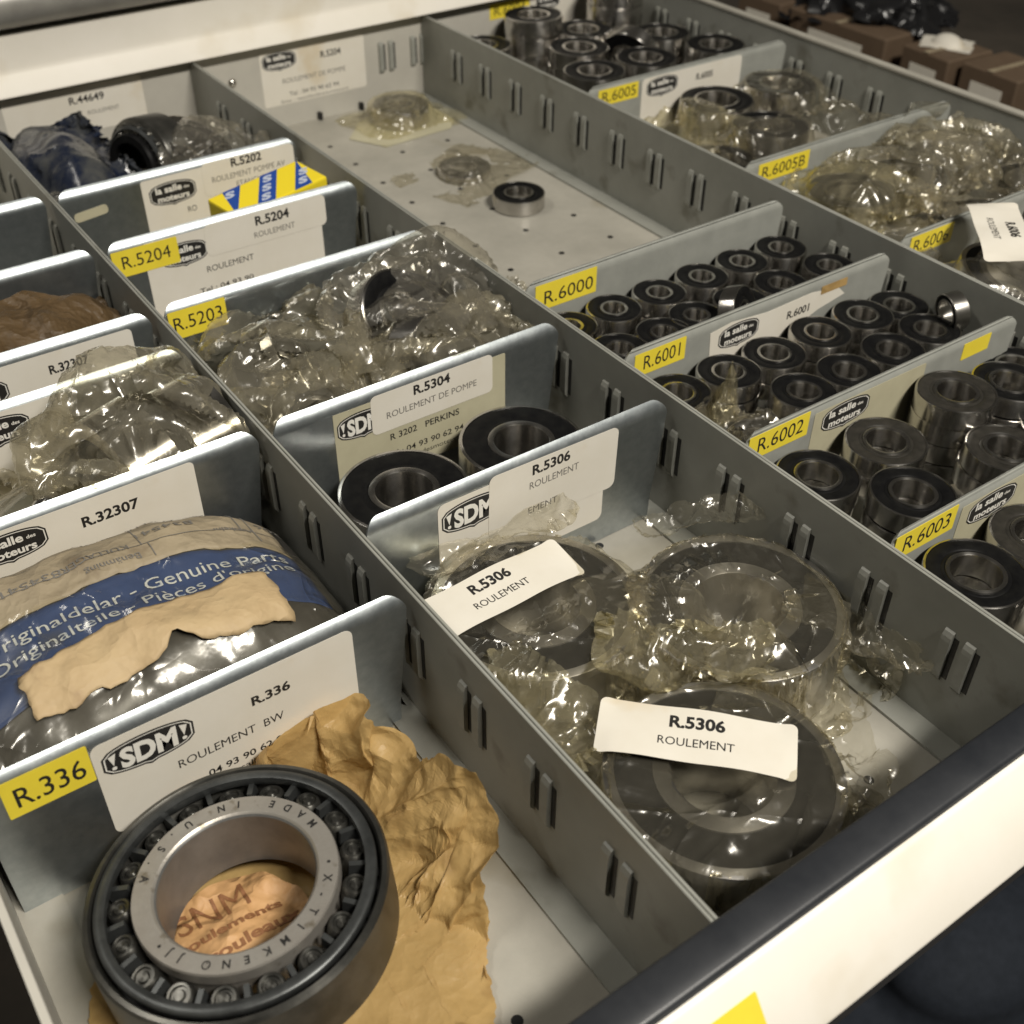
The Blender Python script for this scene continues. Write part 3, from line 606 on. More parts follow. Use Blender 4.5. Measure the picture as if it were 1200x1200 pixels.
for x in (165.5, 220.5): bearing(50.5, 22, 10, (x, 304, -45.3), 'bearing beneath the %s of two below the beige label' % ('left one' if x < 200 else 'right one'), 'lower bearings in the bay below the beige label')
G = 'sealed bearings in the far corner bay'
for x, y, z, lab, u in ((517, 706, -5, 'bearing on top of the stack by the far yellow tape', 3), (470, 703, -17, 'bearing in far left corner of the far bay', 2), (549, 688, -16, 'bearing right behind the left stack in the far bay', 2), (520, 655, -15, 'bearing amid the near row of the far bay', 2), (499, 611, -15, 'bearing nearest the yellow R.6005 tape in the far bay', 2), (545, 612, -15, 'bearing behind the emblem label of the R.6005 divider', 2), (592, 650, -16, 'bearing in the middle of the right row in the far bay', 2), (588, 700, 6, 'bearing on top of the tallest stack in the far bay', 4), (604, 606, -15, 'bearing nearest the right end of the R.6005 divider', 2)):
    stack(42, 20, 12, x, y, z, 'dark sealed '+lab, G, under=min(u, 3) if u > 2 else 1)
bearing(42, 20, 12, (566, 652, -26), 'dark bearing standing on edge in the middle of the far bay', G, rot=(math.radians(75), 0, math.radians(120)))
G = 'sealed bearings in the bay before the white emblem label'
stack(47, 25, 12, 530, 525, -15, 'chrome-edged bearing below the white emblem label', G)
stack(47, 25, 12, 528, 475, -15, 'black sealed bearing in the middle of the R.6005 bay', G)
stack(47, 25, 12, 585, 523, -15, 'bagged dark bearing by the right end of the R.6005 divider', G)
stack(47, 25, 12, 472, 463, -20, 'dark bearing half hidden by the partition in the R.6005 bay', G)
# loose ones in the empty bay
bearing(32, 15, 9, (386.5, 540, FZ+9.2), 'single loose black sealed bearing on the bare perforated floor')
bearing(40, 17, 12, (398, 699, FZ+12.4), 'bearing wrapped in yellowed film by the back wall label', None, 'shield')
bearing(34, 15, 5, (385, 598, FZ+5.6), 'flat dark bearing inside the flattened grey bag', None, 'shield')
# big bagged bearings
G = 'large bearings bagged in front of the R.5306 divider'
for (x, y, lab) in ((172, 228.5, 'large bearing in clear bag under the tilted R.5306 sticker by the divider'), (229.5, 188, 'large bearing in clear bag with film twisted into its bore'), (175.5, 138.5, 'large bearing in clear bag nearest the black grip')):
    bearing(72, 31, 30, (x, y, -26.2), lab, G, 'large')

# ------------------------------------------------------------------ open tapered bearing with kraft paper
TB = Vector((42, 185.5, -24.5)); TROT = Euler((math.radians(-4.0), math.radians(-2.5), math.radians(0)))
tb = root('tapered_roller_bearing', TB, 'open tapered roller bearing with engraved face on tan paper', 'bearing', rot=TROT)
n = 96
link('cup', mesh('cup', *lathe([(39.2, .2), (40.4, 0), (41, -.9), (41, -21), (40, -22), (34, -22), (35, -20), (38.6, -.6)], n), 'oiled', True, angle=30), tb)
link('cage', mesh('cage', *lathe([(37.4, 1.0), (37.8, .5), (37.6, -1.6), (36.9, -2.2), (34.8, -2.0), (34.4, -.4), (34.7, .9), (36.0, 1.3)], n), 'cage', True, angle=45), tb)
link('gap_shade', mesh('gap_shade', *lathe([(38.3, -8.5), (38.3, -9.5), (28, -9.5), (28, -8.5)], n), 'black'), tb)  # black ring stands in for the shade between cup and cone
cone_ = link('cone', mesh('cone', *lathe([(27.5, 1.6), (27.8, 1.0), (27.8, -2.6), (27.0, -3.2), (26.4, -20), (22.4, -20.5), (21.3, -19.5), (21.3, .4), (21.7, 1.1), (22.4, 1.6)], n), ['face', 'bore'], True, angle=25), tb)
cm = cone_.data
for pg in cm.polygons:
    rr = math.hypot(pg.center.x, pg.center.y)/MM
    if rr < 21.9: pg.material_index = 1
rv, rf = lathe([(.01, 2.2), (1.3, 2.2), (1.7, 1.5), (2.3, 1.5), (2.5, 2.3), (3.1, 2.3), (3.6, 1.6), (3.8, 0), (3.3, -13), (.01, -13)], 20, False)
ROL = mesh('roller', rv, rf, 'oiled', True, angle=30)
cv, cf_ = lathe([(3.95, 1.2), (4.15, 1.2), (4.15, -9), (3.95, -9)], 20)
for k in range(17):
    a = 2*math.pi*(k+.3)/17; rr = 31.4
    r1 = link('roller', ROL, tb, (rr*math.cos(a), rr*math.sin(a), -4.2)); r1.rotation_euler = Euler((0, math.radians(14), a))
    a2 = a+math.pi/17
    b1, b2 = box(-3.4, 3.4, -.75, .75, -6, -1.2); link('cage_bar', mesh('cage_bar', b1, b2, 'cage'), tb, ((33.6)*math.cos(a2), 33.6*math.sin(a2), 0), (0, math.radians(10), a2))
def ringtext(s, a0, step, inward):
    for k, ch in enumerate(s):
        if ch == ' ': continue
        vs, fs, w = text2d(ch, .03); h = 2.3; sc = h/.7
        a = a0+k*step; er = Vector((math.cos(a), math.sin(a), 0)); et = Vector((-math.sin(a), math.cos(a), 0))
        up = -er if inward else er; rt = up.cross(Vector((0, 0, 1)))
        P = [er*25.0 + rt*((x-w/2)*sc*.9) + up*(y*sc-h/2) + Vector((0, 0, 1.66)) for x, y in vs]
        part(tb, 'engraved_letter', P, fs, 'ink', world=False)
# screen-right is about -35 deg in plan, screen-top about 55 deg
ringtext('MADE IN U.S.A', math.radians(8), math.radians(11.2), True)
ringtext('\u2022X-TIMKEN\u00ae', math.radians(-25), math.radians(-11.8), False)
ringtext('JJ\u2022', math.radians(212-0), math.radians(-8.5), False)

# kraft paper the bearing lies on
def tri(a): return 2*abs(2*(a-math.floor(a+.5)))-1
def tab(T, d_):
    for k in range(len(T)-1):
        if T[k][0] <= d_ <= T[k+1][0]:
            q = (d_-T[k][0])/(T[k+1][0]-T[k][0]); q = q*q*(3-2*q); return T[k][1]+(T[k+1][1]-T[k][1])*q
KR = ((-180, 45), (-140, 48), (-110, 50), (-80, 62), (-58, 72), (-38, 75), (-20, 79), (0, 86), (18, 84), (40, 74), (65, 62), (90, 54), (120, 45), (180, 45))
KZ = ((-180, 3), (-80, 4), (-58, 5), (-38, 14), (-20, 36), (0, 50), (18, 50), (40, 42), (65, 36), (90, 26), (120, 6), (180, 3))
KN = 120; ku, kv = np.meshgrid(np.linspace(-1, 1, KN), np.linspace(-1, 1, KN), indexing='ij')
kth = np.arctan2(kv, ku); kq = np.maximum(abs(ku), abs(kv))
KPOLY = [(-180, 46), (-122, 50), (-64, 84), (-34, 70), (-6, 86), (12, 72), (33, 80), (60, 66), (88, 62), (112, 46), (150, 44), (180, 46)]
def kpoly(t):
    d = max(-179.99, min(179.99, math.degrees(t)))
    for (a0, r0), (a1, r1) in zip(KPOLY, KPOLY[1:]):
        if a0 <= d <= a1:
            a, b = math.radians(a0), math.radians(a1); return r0*r1*math.sin(b-a)/(r0*math.sin(t-a)+r1*math.sin(b-t))
def kedge(t): return kpoly(t)+1.2*noise.noise(Vector((math.cos(t)*5, math.sin(t)*5, 4.)))+1.2*noise.noise(Vector((math.cos(t)*17, math.sin(t)*17, 7.)))+.8*noise.noise(Vector((math.cos(t)*50, math.sin(t)*50, 9.)))
kr = np.vectorize(kedge)(kth)*kq; ka = kr*np.cos(kth); kb = kr*np.sin(kth)
KREF = np.stack([ka, kb, 0*ka], -1)
kz = np.vectorize(lambda d: tab(KZ, d))(np.degrees(kth))*np.clip((kr-36)/38, 0, 1.05)**1.25
ksh = np.where(kr > 36, (36+(kr-36)*.80)/np.maximum(kr, 1), 1.)
KP = np.stack([TB.x+ka*ksh, TB.y+kb*ksh, FZ+2.5+kz], -1)
KP[..., 2] += np.array([[(crum(p[0], p[1], 0, .045, 3, 2)-.45)*16 for p in r] for r in KP])*np.clip((kr-38)/14, 0, 1)
kin = kr < 38
def kpost(P, Q):
    P[..., 2] = np.where(kin, np.minimum(P[..., 2], FZ+3.5), P[..., 2])
    dx = P[..., 0]-TB.x; dy = P[..., 1]-TB.y; r = np.hypot(dx, dy)+1e-9; o = (~kin) & (r < 41.8) & (P[..., 2] > FZ+6)
    k = np.where(o, 41.8/r, 1.); P[..., 0] = TB.x+dx*k; P[..., 1] = TB.y+dy*k
KP = cloth(KP, KREF, 1.02, 40, 7, .03, lim=(XL+2, X1-5, YF+2, 229.6), zmin=FZ+.6, bend=.5, damp=.75, seed=5, jolt=.2, post=kpost, skips=(2, 4, 8))
def upsample(P):
    n, m = P.shape[:2]; A = np.empty((2*n-1, m, 3)); A[::2] = P; A[1::2] = (P[1:]+P[:-1])/2
    B = np.empty((2*n-1, 2*m-1, 3)); B[:, ::2] = A; B[:, 1::2] = (A[:, 1:]+A[:, :-1])/2; return B
KP = upsample(KP); KM = upsample(np.repeat(np.clip((kr-37)/12, 0, 1)[..., None], 3, 2))[..., 0]
KNn = np.cross(np.gradient(KP, axis=0), np.gradient(KP, axis=1)); KNn /= np.linalg.norm(KNn, axis=-1, keepdims=True)+1e-9
KD = np.array([[7.5*facet((p[0]*.8+p[1]*.6+p[2]*.4)*.048+noise.noise(Vector((p[0]*.02, p[1]*.02, 1.)))*.8, (p[1]*.8-p[0]*.6+p[2]*.3)*.040+noise.noise(Vector((p[0]*.02, p[1]*.02, 6.)))*.8, 3)+3.2*facet((p[0]*.3+p[1]+p[2]*.5)*.13, (p[0]-p[1]*.3-p[2]*.4)*.10, 8)+.5*facet(p[0]*.4+p[2]*.2, p[1]*.4-p[2]*.2, 12)-1.5 for p in r] for r in KP])*KM
KP = KP+KNn*KD[..., None]; KP[..., 0] = np.where(KP[..., 0] > X1-8, X1-8+(KP[..., 0]-X1+8)*.25, KP[..., 0]); KP[..., 1] = np.where(KP[..., 1] > 227, 227+(KP[..., 1]-227)*.25, KP[..., 1])
kf = FZ+1.2; KP[..., 2] = np.where(KP[..., 2] < kf+2, kf+2-(kf+2-KP[..., 2])*.12, KP[..., 2])
kp = sheetobj('kraft_paper', 'crumpled tan kraft paper spread under the open tapered bearing', 'paper', KP, 'kraft', None, None, smooth=False)
# crumpled printed scrap seen through the bore
def scrapz(x, y): return FZ+12.5+(crum(x, y, 0, .075, 9, 3)-.4)*5.0*(.25+.75*max(0, min(1, (y+x*.4+2)/10)))-.0035*(x*x+y*y)
def scrap(u, v):
    th = v*2*math.pi; r = u*(21.0+1.2*n1(th*2, 6)*(1 if .05 < v < .95 else 0)); x = r*math.cos(th)-3; y = r*math.sin(th)-2
    return (TB.x+x, TB.y+y, scrapz(x, y))
ks = root('paper_scrap', (TB.x, TB.y, FZ+6), 'orange printed paper scrap inside the bore of the tapered bearing', 'paper')
part(ks, 'crumpled_paper', *sheet(scrap, 36, 110), 'kraft2', True)
def onscrap(ox, oy, rot):
    c, s = math.cos(rot), math.sin(rot)
    def f(x, y):
        X = ox+x*c-y*s; Y = oy+x*s+y*c; return (TB.x+X, TB.y+Y, scrapz(X, Y)+.28)
    return f
textmap(ks, 'SNM', onscrap(-17, 6.5, -.02), 21, 9, 'brownink', 0., cuts=3)
textmap(ks, 'roulements', onscrap(-19, 1.0, -.02), 30, 3.0, 'brownink', .03, cuts=2)
textmap(ks, '\u00e0 rouleaux', onscrap(-19, -5.6, -.02), 33, 3.4, 'brownink', .03, cuts=2)
textmap(ks, 'coniques', onscrap(-14, -12, -.02), 25, 3.2, 'brownink', .03, cuts=2)

# ------------------------------------------------------------------ plastic film
def bag(name, label, c, prof, seed, amp=1.5, freq=.06, m='clear', tails=(), stretch=(1, 1), rot=0., nu=56, nv=190, fold=0., foldn=17, lim=None, group=None, cat='plastic bag', wob=.06):
    """closed film: prof is [(radius, height)] from the middle outwards and down; tails are (degrees, width, length, lift)"""
    L = [0]
    for a, b in zip(prof, prof[1:]): L.append(L[-1]+math.hypot(b[0]-a[0], b[1]-a[1]))
    def P(u):
        s = u*L[-1]
        for k in range(len(L)-1):
            if s <= L[k+1] or k == len(L)-2:
                t = (s-L[k])/(L[k+1]-L[k]); t = t*t*(3-2*t)*.4+t*.6; return prof[k][0]+(prof[k+1][0]-prof[k][0])*t, prof[k][1]+(prof[k+1][1]-prof[k][1])*t
    rmax = max(p[0] for p in prof)
    def fn(u, v):
        th = 2*math.pi*v; r, z = P(u); q = r/rmax
        cs, sn = math.cos(th), math.sin(th)
        for a, w, ln, lift in tails:
            g = math.exp(-(ang(th-math.radians(a))/math.radians(w))**2)*max(0, (u-.55)/.45)**1.2
            r += ln*g; z += lift*g
        r *= 1+wob*noise.noise(Vector((cs*1.7+seed, sn*1.7, z*.03)))+.35*wob*noise.noise(Vector((cs*4+seed, sn*4, z*.16)))
        x, y = r*cs*stretch[0], r*sn*stretch[1]
        k = crum(x, y, z, freq, seed, 4)-.40
        d = amp*k*2*(.35+.65*min(1, q*1.3))
        if fold: d += fold*(math.sin(th*foldn+4*n1(cs*2+sn*3, seed))*.6+math.sin(th*foldn*2.3+5*n1(sn*2-cs, seed+2))*.4)*(1-abs(2*min(1, q)-1))
        s = .5 if q < .9 else 1.
        x += d*cs*s; y += d*sn*s; z += d*.9
        X = c[0]+x*math.cos(rot)-y*math.sin(rot); Y = c[1]+x*math.sin(rot)+y*math.cos(rot); Z = c[2]+z
        if lim: X = max(lim[0], min(lim[1], X)); Y = max(lim[2], min(lim[3], Y))
        return (X, Y, max(Z, FZ+.4))
    me = mesh(name, [], [], m)
    vs, fs = sheet(fn, nu, nv)
    o = link(name, mesh(name, [Vector(v)-Vector(c) for v in vs], fs, m, True, angle=38), None, c)
    return tag(o, label, cat, group)
def dome(R, h, pw=.6, base=None, n=12, skirt=.15):
    out = []
    for i in range(n+1):
        f = math.pi/2*i/n; out.append((R*math.sin(f)**pw if i else 0, h*(math.cos(f)**pw if i < n else 0)-(0 if base is None else base)))
    out.append((R*(1+skirt), out[-1][1]-1)); return out
l2 = (X1+2, XA-2.5, YF+1, 265.6)
CB = [(172, 228.5, 36.5, -25.8, 15.5, 5), (229.5, 188, 36.5, -25.8, 15.5, 5), (175.5, 138.5, 36.5, -25.8, 15.5, 5)]
def under(c, size, rotz, z):
    """film stays below a sticker lying on it"""
    def f(P, Q):
        dx = P[..., 0]-c[0]; dy = P[..., 1]-c[1]; a = dx*math.cos(rotz)+dy*math.sin(rotz); b = -dx*math.sin(rotz)+dy*math.cos(rotz)
        P[..., 2] = np.where((abs(a) < size[0]/2+.6) & (abs(b) < size[1]/2+.6), np.minimum(P[..., 2], z-.35-.0012*a*a), P[..., 2])
    return f
b1 = drape('plastic_bag', 'clear yellowed bag around the large bearing with the horizontal R.5306 sticker', (172, 226, -20), (47, 41), .05, 'clear', 1.36, 96, seed=11, hold=1, drop=30, grav=.12, cyl=CB, lim=l2, post=under((165.5, 239), (59, 20.5), math.radians(1), -23.4), crease=(4.2, 2.))
def twist(P):
    dx = P[..., 0]-229.5; dy = P[..., 1]-188; r = np.hypot(dx, dy); th = np.arctan2(dy, dx)
    pl = np.array([[tri(a*5.5/math.pi*1.0+.8*noise.noise(Vector((math.cos(a)*2, math.sin(a)*2, 3.))))*.7+.5*tri(a*13/math.pi) for a in q] for q in th])
    on = r < 36
    P[..., 2] += np.where(on & (r > 4), (1+pl)*1.7*np.clip((r-4)/9, 0, 1)*np.clip((34-r)/14, 0, 1), 0)
    P[..., 2] = np.where(r < 15.3, P[..., 2]-17*np.clip((15.3-r)/13, 0, 1)**1.1, P[..., 2])
b2 = drape('plastic_bag', 'clear bag twisted into the bore of the large bearing nearest the slotted partition', (228, 188, -20), (45, 46), .15, 'clear', 1.42, 110, seed=23, extra=twist, crease=(2.6, 2.), hold=1, drop=26, grav=.16, cyl=[CB[0], (229.5, 188, 36.5, -25.8, 15.5, 20), CB[2]], lim=l2)
b3 = drape('plastic_bag', 'clear bag with scorched white R.5306 sticker on the bearing nearest the black grip', (177, 141, -20), (46, 45), -.2, 'clear', 1.38, 96, seed=37, hold=1, drop=28, grav=.12, cyl=CB, lim=l2, post=under((176, 151.5), (60, 20.5), math.radians(-45.8), -23.2))
def sticker(b, c, size, rotz, z, t1, t2, hh=4.3, w1=.28, w2=.38, ofs=0., bow=.0012):
    ex = Vector((math.cos(rotz), math.sin(rotz), 0)); ey = Vector((-math.sin(rotz), math.cos(rotz), 0)); w, h = size; R = 2.4
    def pt(x, y, o=0): return Vector((c[0], c[1], z+o-bow*x*x+.35*math.sin(x*.19+y*.1)+.02*max(0, abs(x)-w*.42)*y))+ex*x+ey*y
    def f(u, v):
        x = -w/2+w*u; d = w/2-abs(x); hy = h/2-(R-math.sqrt(max(0, R*R-(R-d)**2)) if d < R else 0); return pt(x, -hy+2*hy*v)
    def us(u):   # finer columns in the rounded ends
        return .5-.5*math.cos(math.pi*u)
    part(b, 'sticker', *sheet(lambda u, v: f(us(u), v), 40, 8, .14), 'white', True, angle=40)
    for tx, ww, y0, hs, bo in ((t1, w*w1, h*.12, hh, .035), (t2, w*w2, -h*.22, hh*.72, 0.)):
        textmap(b, tx, lambda x, y: pt(x-ww/2+ofs, y0+y, .09), ww, hs, 'ink', bo, cuts=1)
sticker(b3, (176, 151.5), (60, 20.5), math.radians(-45.8), -22.8, 'R.5306', 'ROULEMENT')
sticker(b1, (165.5, 239), (59, 20.5), math.radians(1), -23.0, 'R.5306', 'ROULEMENT', ofs=-2)
# ruffled loose film between the big bags
u3 = under((176, 151.5), (60, 20.5), math.radians(-45.8), -23.2); u1 = under((165.5, 239), (59, 20.5), math.radians(1), -23.4)
def both(P, Q): u1(P, Q); u3(P, Q)
for k, (lab, c, half, rot, mt) in enumerate((
    ('crinkled yellowed film bunched between the three large bagged bearings', (196, 179, -19), (27, 13), 140, 'yfilm'),
    ('crinkled yellowed film flap by the near end of the horizontal sticker', (146, 188, -22), (26, 14), 100, 'yfilm'),
    ('crinkled film flap against the slotted partition beside the twisted bag', (257, 158, -26), (24, 12), 110, 'clear'),
    ('ruffled film edge between the bagged bearing and the R.5306 divider', (178, 262, -20), (34, 8), 0, 'clear'),
    ('ruffled film edge behind the bearing with the twisted bag', (243, 226, -18), (26, 8), 166, 'clear'),
    ('film frill at the grip side of the bearing with the scorched sticker', (214, 122, -30), (22, 11), 60, 'clear'))):
    drape('film_ruffle', lab, c, half, math.radians(rot), mt, 1.25 if k < 3 else 1.12, 52, seed=41+k, cyl=CB, lim=l2, cat='plastic film', grav=.04, hold=1, post=both)
# bags of the bay behind R.5304
l3 = (X1+2, XA-2, 340.5, 441)
S3 = [(158, 392, -24, 24, 22, 22), (174, 408, -28, 22, 22, 24), (222, 398, -22, 24, 22, 24), (246, 408, -26, 22, 22, 22), (160, 360, -30, 26, 18, 22), (224, 364, -26, 24, 20, 22), (200, 360, -30, 20, 18, 20)]
G = 'crumpled bags behind the R.5304 divider'
drape('plastic_bag', 'crumpled yellowed bag of bearings hiding the yellow tape of its divider', (168, 402, 8), (38, 36), .2, 'mfilm', 1.42, 66, seed=51, sph=S3, lim=l3, group=G, hold=1, drop=22, grav=.06)
drape('plastic_bag', 'dark crumpled bag rising above the partition by the empty perforated bay', (232, 402, 10), (40, 36), .4, 'gfilm', 1.46, 68, seed=53, sph=S3, lim=(X1+2, XA+14, 340.5, 441), group=G, hold=1, drop=22, grav=.06)
drape('plastic_bag', 'greyish crumpled bag behind the left end of the R.5304 divider', (160, 361, 2), (34, 22), 0., 'mfilm', 1.42, 60, seed=57, sph=S3, lim=l3, group=G, hold=1, drop=22, grav=.06)
drape('plastic_bag', 'shiny crumpled bag of bearings behind the R.5304 sticker', (224, 364, 6), (40, 24), .1, 'mfilm', 1.42, 64, seed=59, sph=S3, lim=l3, group=G, hold=1, drop=22, grav=.06)
for c, rt, lab in (((158, 392, -14), (.5, .2, 0), 'dark bearing tilted inside the yellowed bag'), ((172, 408, -20), (1.1, .2, 1), 'dark bearing on edge inside the yellowed bag'), ((222, 400, -10), (.9, -.3, .5), 'dark bearing leaning inside the tall dark bag'), ((246, 408, -16), (.3, .6, 0), 'dark bearing flat inside the tall dark bag'), ((160, 362, -20), (.35, .1, 0), 'bearing lying inside the greyish bag'), ((222, 366, -16), (1.2, .1, .3), 'bearing on edge inside the shiny bag'), ((200, 362, -22), (.2, .5, 0), 'bearing lying beside another inside the shiny bag')):
    bearing(40, 17, 14, c, lab, 'bearings in the crumpled bags', 'rubber', rt)
# back bay of the same column
drape('plastic_bag', 'smoky blue plastic bag in the far corner beside the upright tapered bearing', (156, 660, 8), (32, 62), 0, 'bluebag', 1.22, 46, seed=61, sph=[(154, 662, -30, 26, 58, 30)], lim=(X1+2, 196, 585, 734), hold=1, drop=22, grav=.06)
drape('plastic_bag', 'clear film crumpled low between blue bag and R.5202 divider', (172, 612, -8), (40, 26), 0, 'gfilm', 1.35, 54, seed=63, sph=[(170, 612, -40, 34, 22, 22)], lim=(X1+2, 240, 585, 720), hold=1, drop=22, grav=.06)
ub = root('tapered_bearing', (193, 640, -18), 'small dark tapered bearing standing on edge beside the blue bag', 'bearing', rot=(math.radians(8), math.radians(-82), math.radians(15)))
link('cup', mesh('cup', *lathe([(22, 0), (25, -.8), (25.5, -2), (25, -19), (22, -20)], 40), 'oiled', True, angle=30), ub)
link('cage', mesh('cage', *lathe([(20, 4), (21.6, 3), (22, -1), (19, -1)], 40), 'cage', True, angle=30), ub)
link('cone', mesh('cone', *lathe([(13, 7), (17, 7), (18, 5.5), (17.5, 2), (16, -18), (13, -18)], 40), 'rubber', True, angle=30), ub)
for k in range(16):
    a = 2*math.pi*k/16; link('roller', ROL, ub, (19.3*math.cos(a), 19.3*math.sin(a), .6), (0, math.radians(12), a))
bearing(50, 24, 18, (228, 632, -12), 'dark greasy bearing leaning in film beside the upright tapered bearing', None, 'shield', (math.radians(20), math.radians(30), 0))
drape('plastic_bag', 'brownish clear film around the dark bearing behind the R.5202 label', (230, 630, 4), (34, 36), .3, 'gfilm', 1.25, 54, seed=67, sph=[(228, 632, -20, 27, 27, 20)], lim=(198, 264, 585, 720), hold=1, drop=22, grav=.06)
# yellow and blue cardboard box
bxr = root('cardboard_box', (224, 535, -13), 'yellow box with diagonal blue and white bands between R.5202 and R.5204', 'box', rot=(math.radians(4), math.radians(-3), math.radians(12)))
bo = link('box_body', bevel(mesh('box_body', *box(-29, 29, -12.5, 12.5, -40, 12), 'boxyellow'), 1.2), bxr)
for k, x0 in enumerate((-40, -16, 8)):
    def clip(pts):  # bands run diagonally over the top and are cut at the box edge
        return [(max(-28.4, min(28.4, x)), y) for x, y in pts]
    w = 11.5; sl = 20
    band = clip([(x0, -12), (x0+w, -12), (x0+w+sl, 12), (x0+sl, 12)])
    part(bxr, 'blue_band', *slab(band, lambda u, v, q: (u, v, 12.03+q), .06), 'boxblue', world=False)
    for q in range(3):
        yy = -8.5+q*7; xx = x0+2.4+(yy+12)/24*sl
        if -27 < xx < 21: textmap(bxr, 'S', (lambda a, b: lambda x, y: (a+x*.9+y*.6, b+y*.8-x*.1, 12.14))(xx, yy), 6.2, 6.0, 'boxpale', .05, world=False)
# ------------------------------------------------------------------ column beside the camera: parcels and rings
drape('brown_parcel', 'dull brown creased paper parcel between two galvanised dividers', (66, 479, 10), (66, 36), 0, 'brownwrap', 1.45, 120, seed=71, sph=[(66, 478, -30, 60, 33, 34), (92, 474, -28, 30, 28, 30)], lim=(XL+2, X1-4, 444.5, 512), cat='parcel', grav=.12, bend=.4, hold=1, drop=40, crease=(7., .0), flat=True, cf=.05, co=2)
drape('plastic_film', 'glossy clear film folded over the front of the brown parcel', (88, 458, 0), (32, 14), 0, 'clear', 1.3, 50, seed=72, sph=[(66, 478, -30, 60, 33, 34.5)], lim=(XL+2, X1-4, 444.5, 500), cat='plastic film')
for c, rt, lab in (((86, 372, -24), (0, math.radians(84), math.radians(12)), 'shiny steel ring standing on edge in the bag, left of two'), ((112.5, 373, -24), (0, math.radians(87), math.radians(8)), 'shiny steel ring standing on edge in the bag, right of two')):
    r = root('bearing_ring', c, lab, 'bearing', 'steel rings in the bag behind the blue banded parcel', rot=rt)
    link('cup', mesh('cup', *lathe([(27, 10.5), (29, 9.6), (29, -9.6), (27, -10.5), (22, -10.5), (20, 10.5)], 56), 'steel', True, angle=30), r)
    link('cone', mesh('cone', *lathe([(19, 9), (18.5, -9), (13, -9), (13, 9)], 40), 'oiled', True, angle=30), r)
l1 = (XL+3, X1-3, 340, 406)
SR = [(86, 372, -24, 13.5, 30, 30.5), (112.5, 373, -24, 12, 30, 30.5)]
drape('plastic_bag', 'clear crumpled bag over two upright steel rings', (92, 373, 14), (36, 34), 0, 'mfilm', 1.6, 76, seed=73, sph=SR, lim=l1, grav=.02, hold=1, drop=24)
drape('plastic_bag', 'low dark crumpled bag beside the two upright steel rings', (42, 372, -6), (40, 34), 0, 'mfilm', 1.25, 60, seed=74, sph=[(46, 368, -40, 34, 28, 22)]+SR, lim=l1, hold=1, drop=22, grav=.06)
bl = tag(link('steel_ball', mesh('steel_ball', *lathe([(7*math.sin(math.pi*i/14), 7*math.cos(math.pi*i/14)) for i in range(15)], 28, False), 'steel', True), None, (49, 350, -11)), 'shiny steel ball lying on the low bag behind the aged label', 'ball')
tag(link('red_cap', mesh('red_cap', *lathe([(0.1, 2), (3, 2), (4.5, 1), (5, -3), (4, -4)], 28, False), 'red', True), None, (40, 352, -17), (.4, .2, 0)), 'small red plastic cap next to the steel ball', 'cap')
# blue banded parcel
def pz(x, y):
    """top surface of the pillow-shaped parcel"""
    u = (x-50)/74; v = (y-285)/52
    h = max(0, 1-abs(u)**3.4)**.5*max(0, 1-abs(v)**(4. if v < 0 else 4.))**.5
    return FZ+56*h*(1-.05*u)+.02*(y-287)+(crum(x, y, 0, .03, 5, 3)-.4)*5.0*min(1, h*1.5)
pr = root('wrapped_parcel', (52, 287, FZ), 'parcel in tan and blue printed wrapping with torn label between two dividers', 'parcel')
def onp(o): return lambda u, v: (-8+132*u, 236+100*v, max(FZ+.5, pz(-8+132*u, 236+100*v))+o)
part(pr, 'plastic_bag', *sheet(onp(0), 60, 46), 'darkplastic', True)
def patch(x0, x1, yb0, yb1, o, jag=1.2, sd=0, hh=None):
    def f(u, v):
        x = x0+(x1-x0)*u; a = (yb0(x) if callable(yb0) else yb0)+jag*n1(x*.22, sd+1)+.5*jag*n1(x*.8, sd+2); b = (yb1(x) if callable(yb1) else yb1)+jag*n1(x*.22, sd+3)
        y = a+(b-a)*v; x += jag*n1(y*.3, sd+5)*(1 if u > .5 else -1)*(1 if u in (0, 1) else 0)
        return (x, y, max(FZ+1, pz(x, y))+o)
    return f
edge = lambda x: 294+.02*(x-50)-.0012*(x-50)**2
part(pr, 'tan_wrapper', *sheet(patch(-7, 112, edge, 332, .5, .8, 1), 50, 18, .12), 'tanpaper', True)
part(pr, 'blue_band', *sheet(patch(-7, 112, lambda x: 261-.10*max(0, 30-x), lambda x: edge(x)-.2, .35, .4, 3), 50, 18, .12), 'blueprint', True)
part(pr, 'torn_label', *sheet(patch(15, 95, lambda x: 251.5+.0*x-3*math.exp(-((x-60)/5)**2)*-2.2, lambda x: 268.5+.07*(x-15), 3.7, 1.6, 7), 46, 16, .15), 'tornpaper', True)
def frontfilm(u, v):
    x = -6+124*u; y = 237+56*v; return (x, y, max(FZ+1, pz(x, y))+1.9+1.6*crum(x, y, 0, .06, 21, 2)+1.2*streaks((x, y, 0), 4)-3*max(0, v-.85))
part(pr, 'clear_wrap', *sheet(frontfilm, 110, 56), 'clear', True)
def onparcel(x0, y0, o, flip=False, rot=0.):
    c, s = math.cos(rot), math.sin(rot)
    def f(x, y):
        if flip: x, y = -x, -y
        X = x0+x*c-y*s; Y = y0+x*s+y*c; return (X, Y, max(FZ+1, pz(X, Y))+o)
    return f
textmap(pr, 'Originaldelar - Genuine Parts', onparcel(8, 283.0, .85, rot=.01), 100, 4.6, 'paleprint', .0, cuts=3)
textmap(pr, 'Originalteile - Pi\u00e8ces d\'origine', onparcel(9, 275.5, .85, rot=.03), 99, 4.6, 'paleprint', .0, cuts=3)
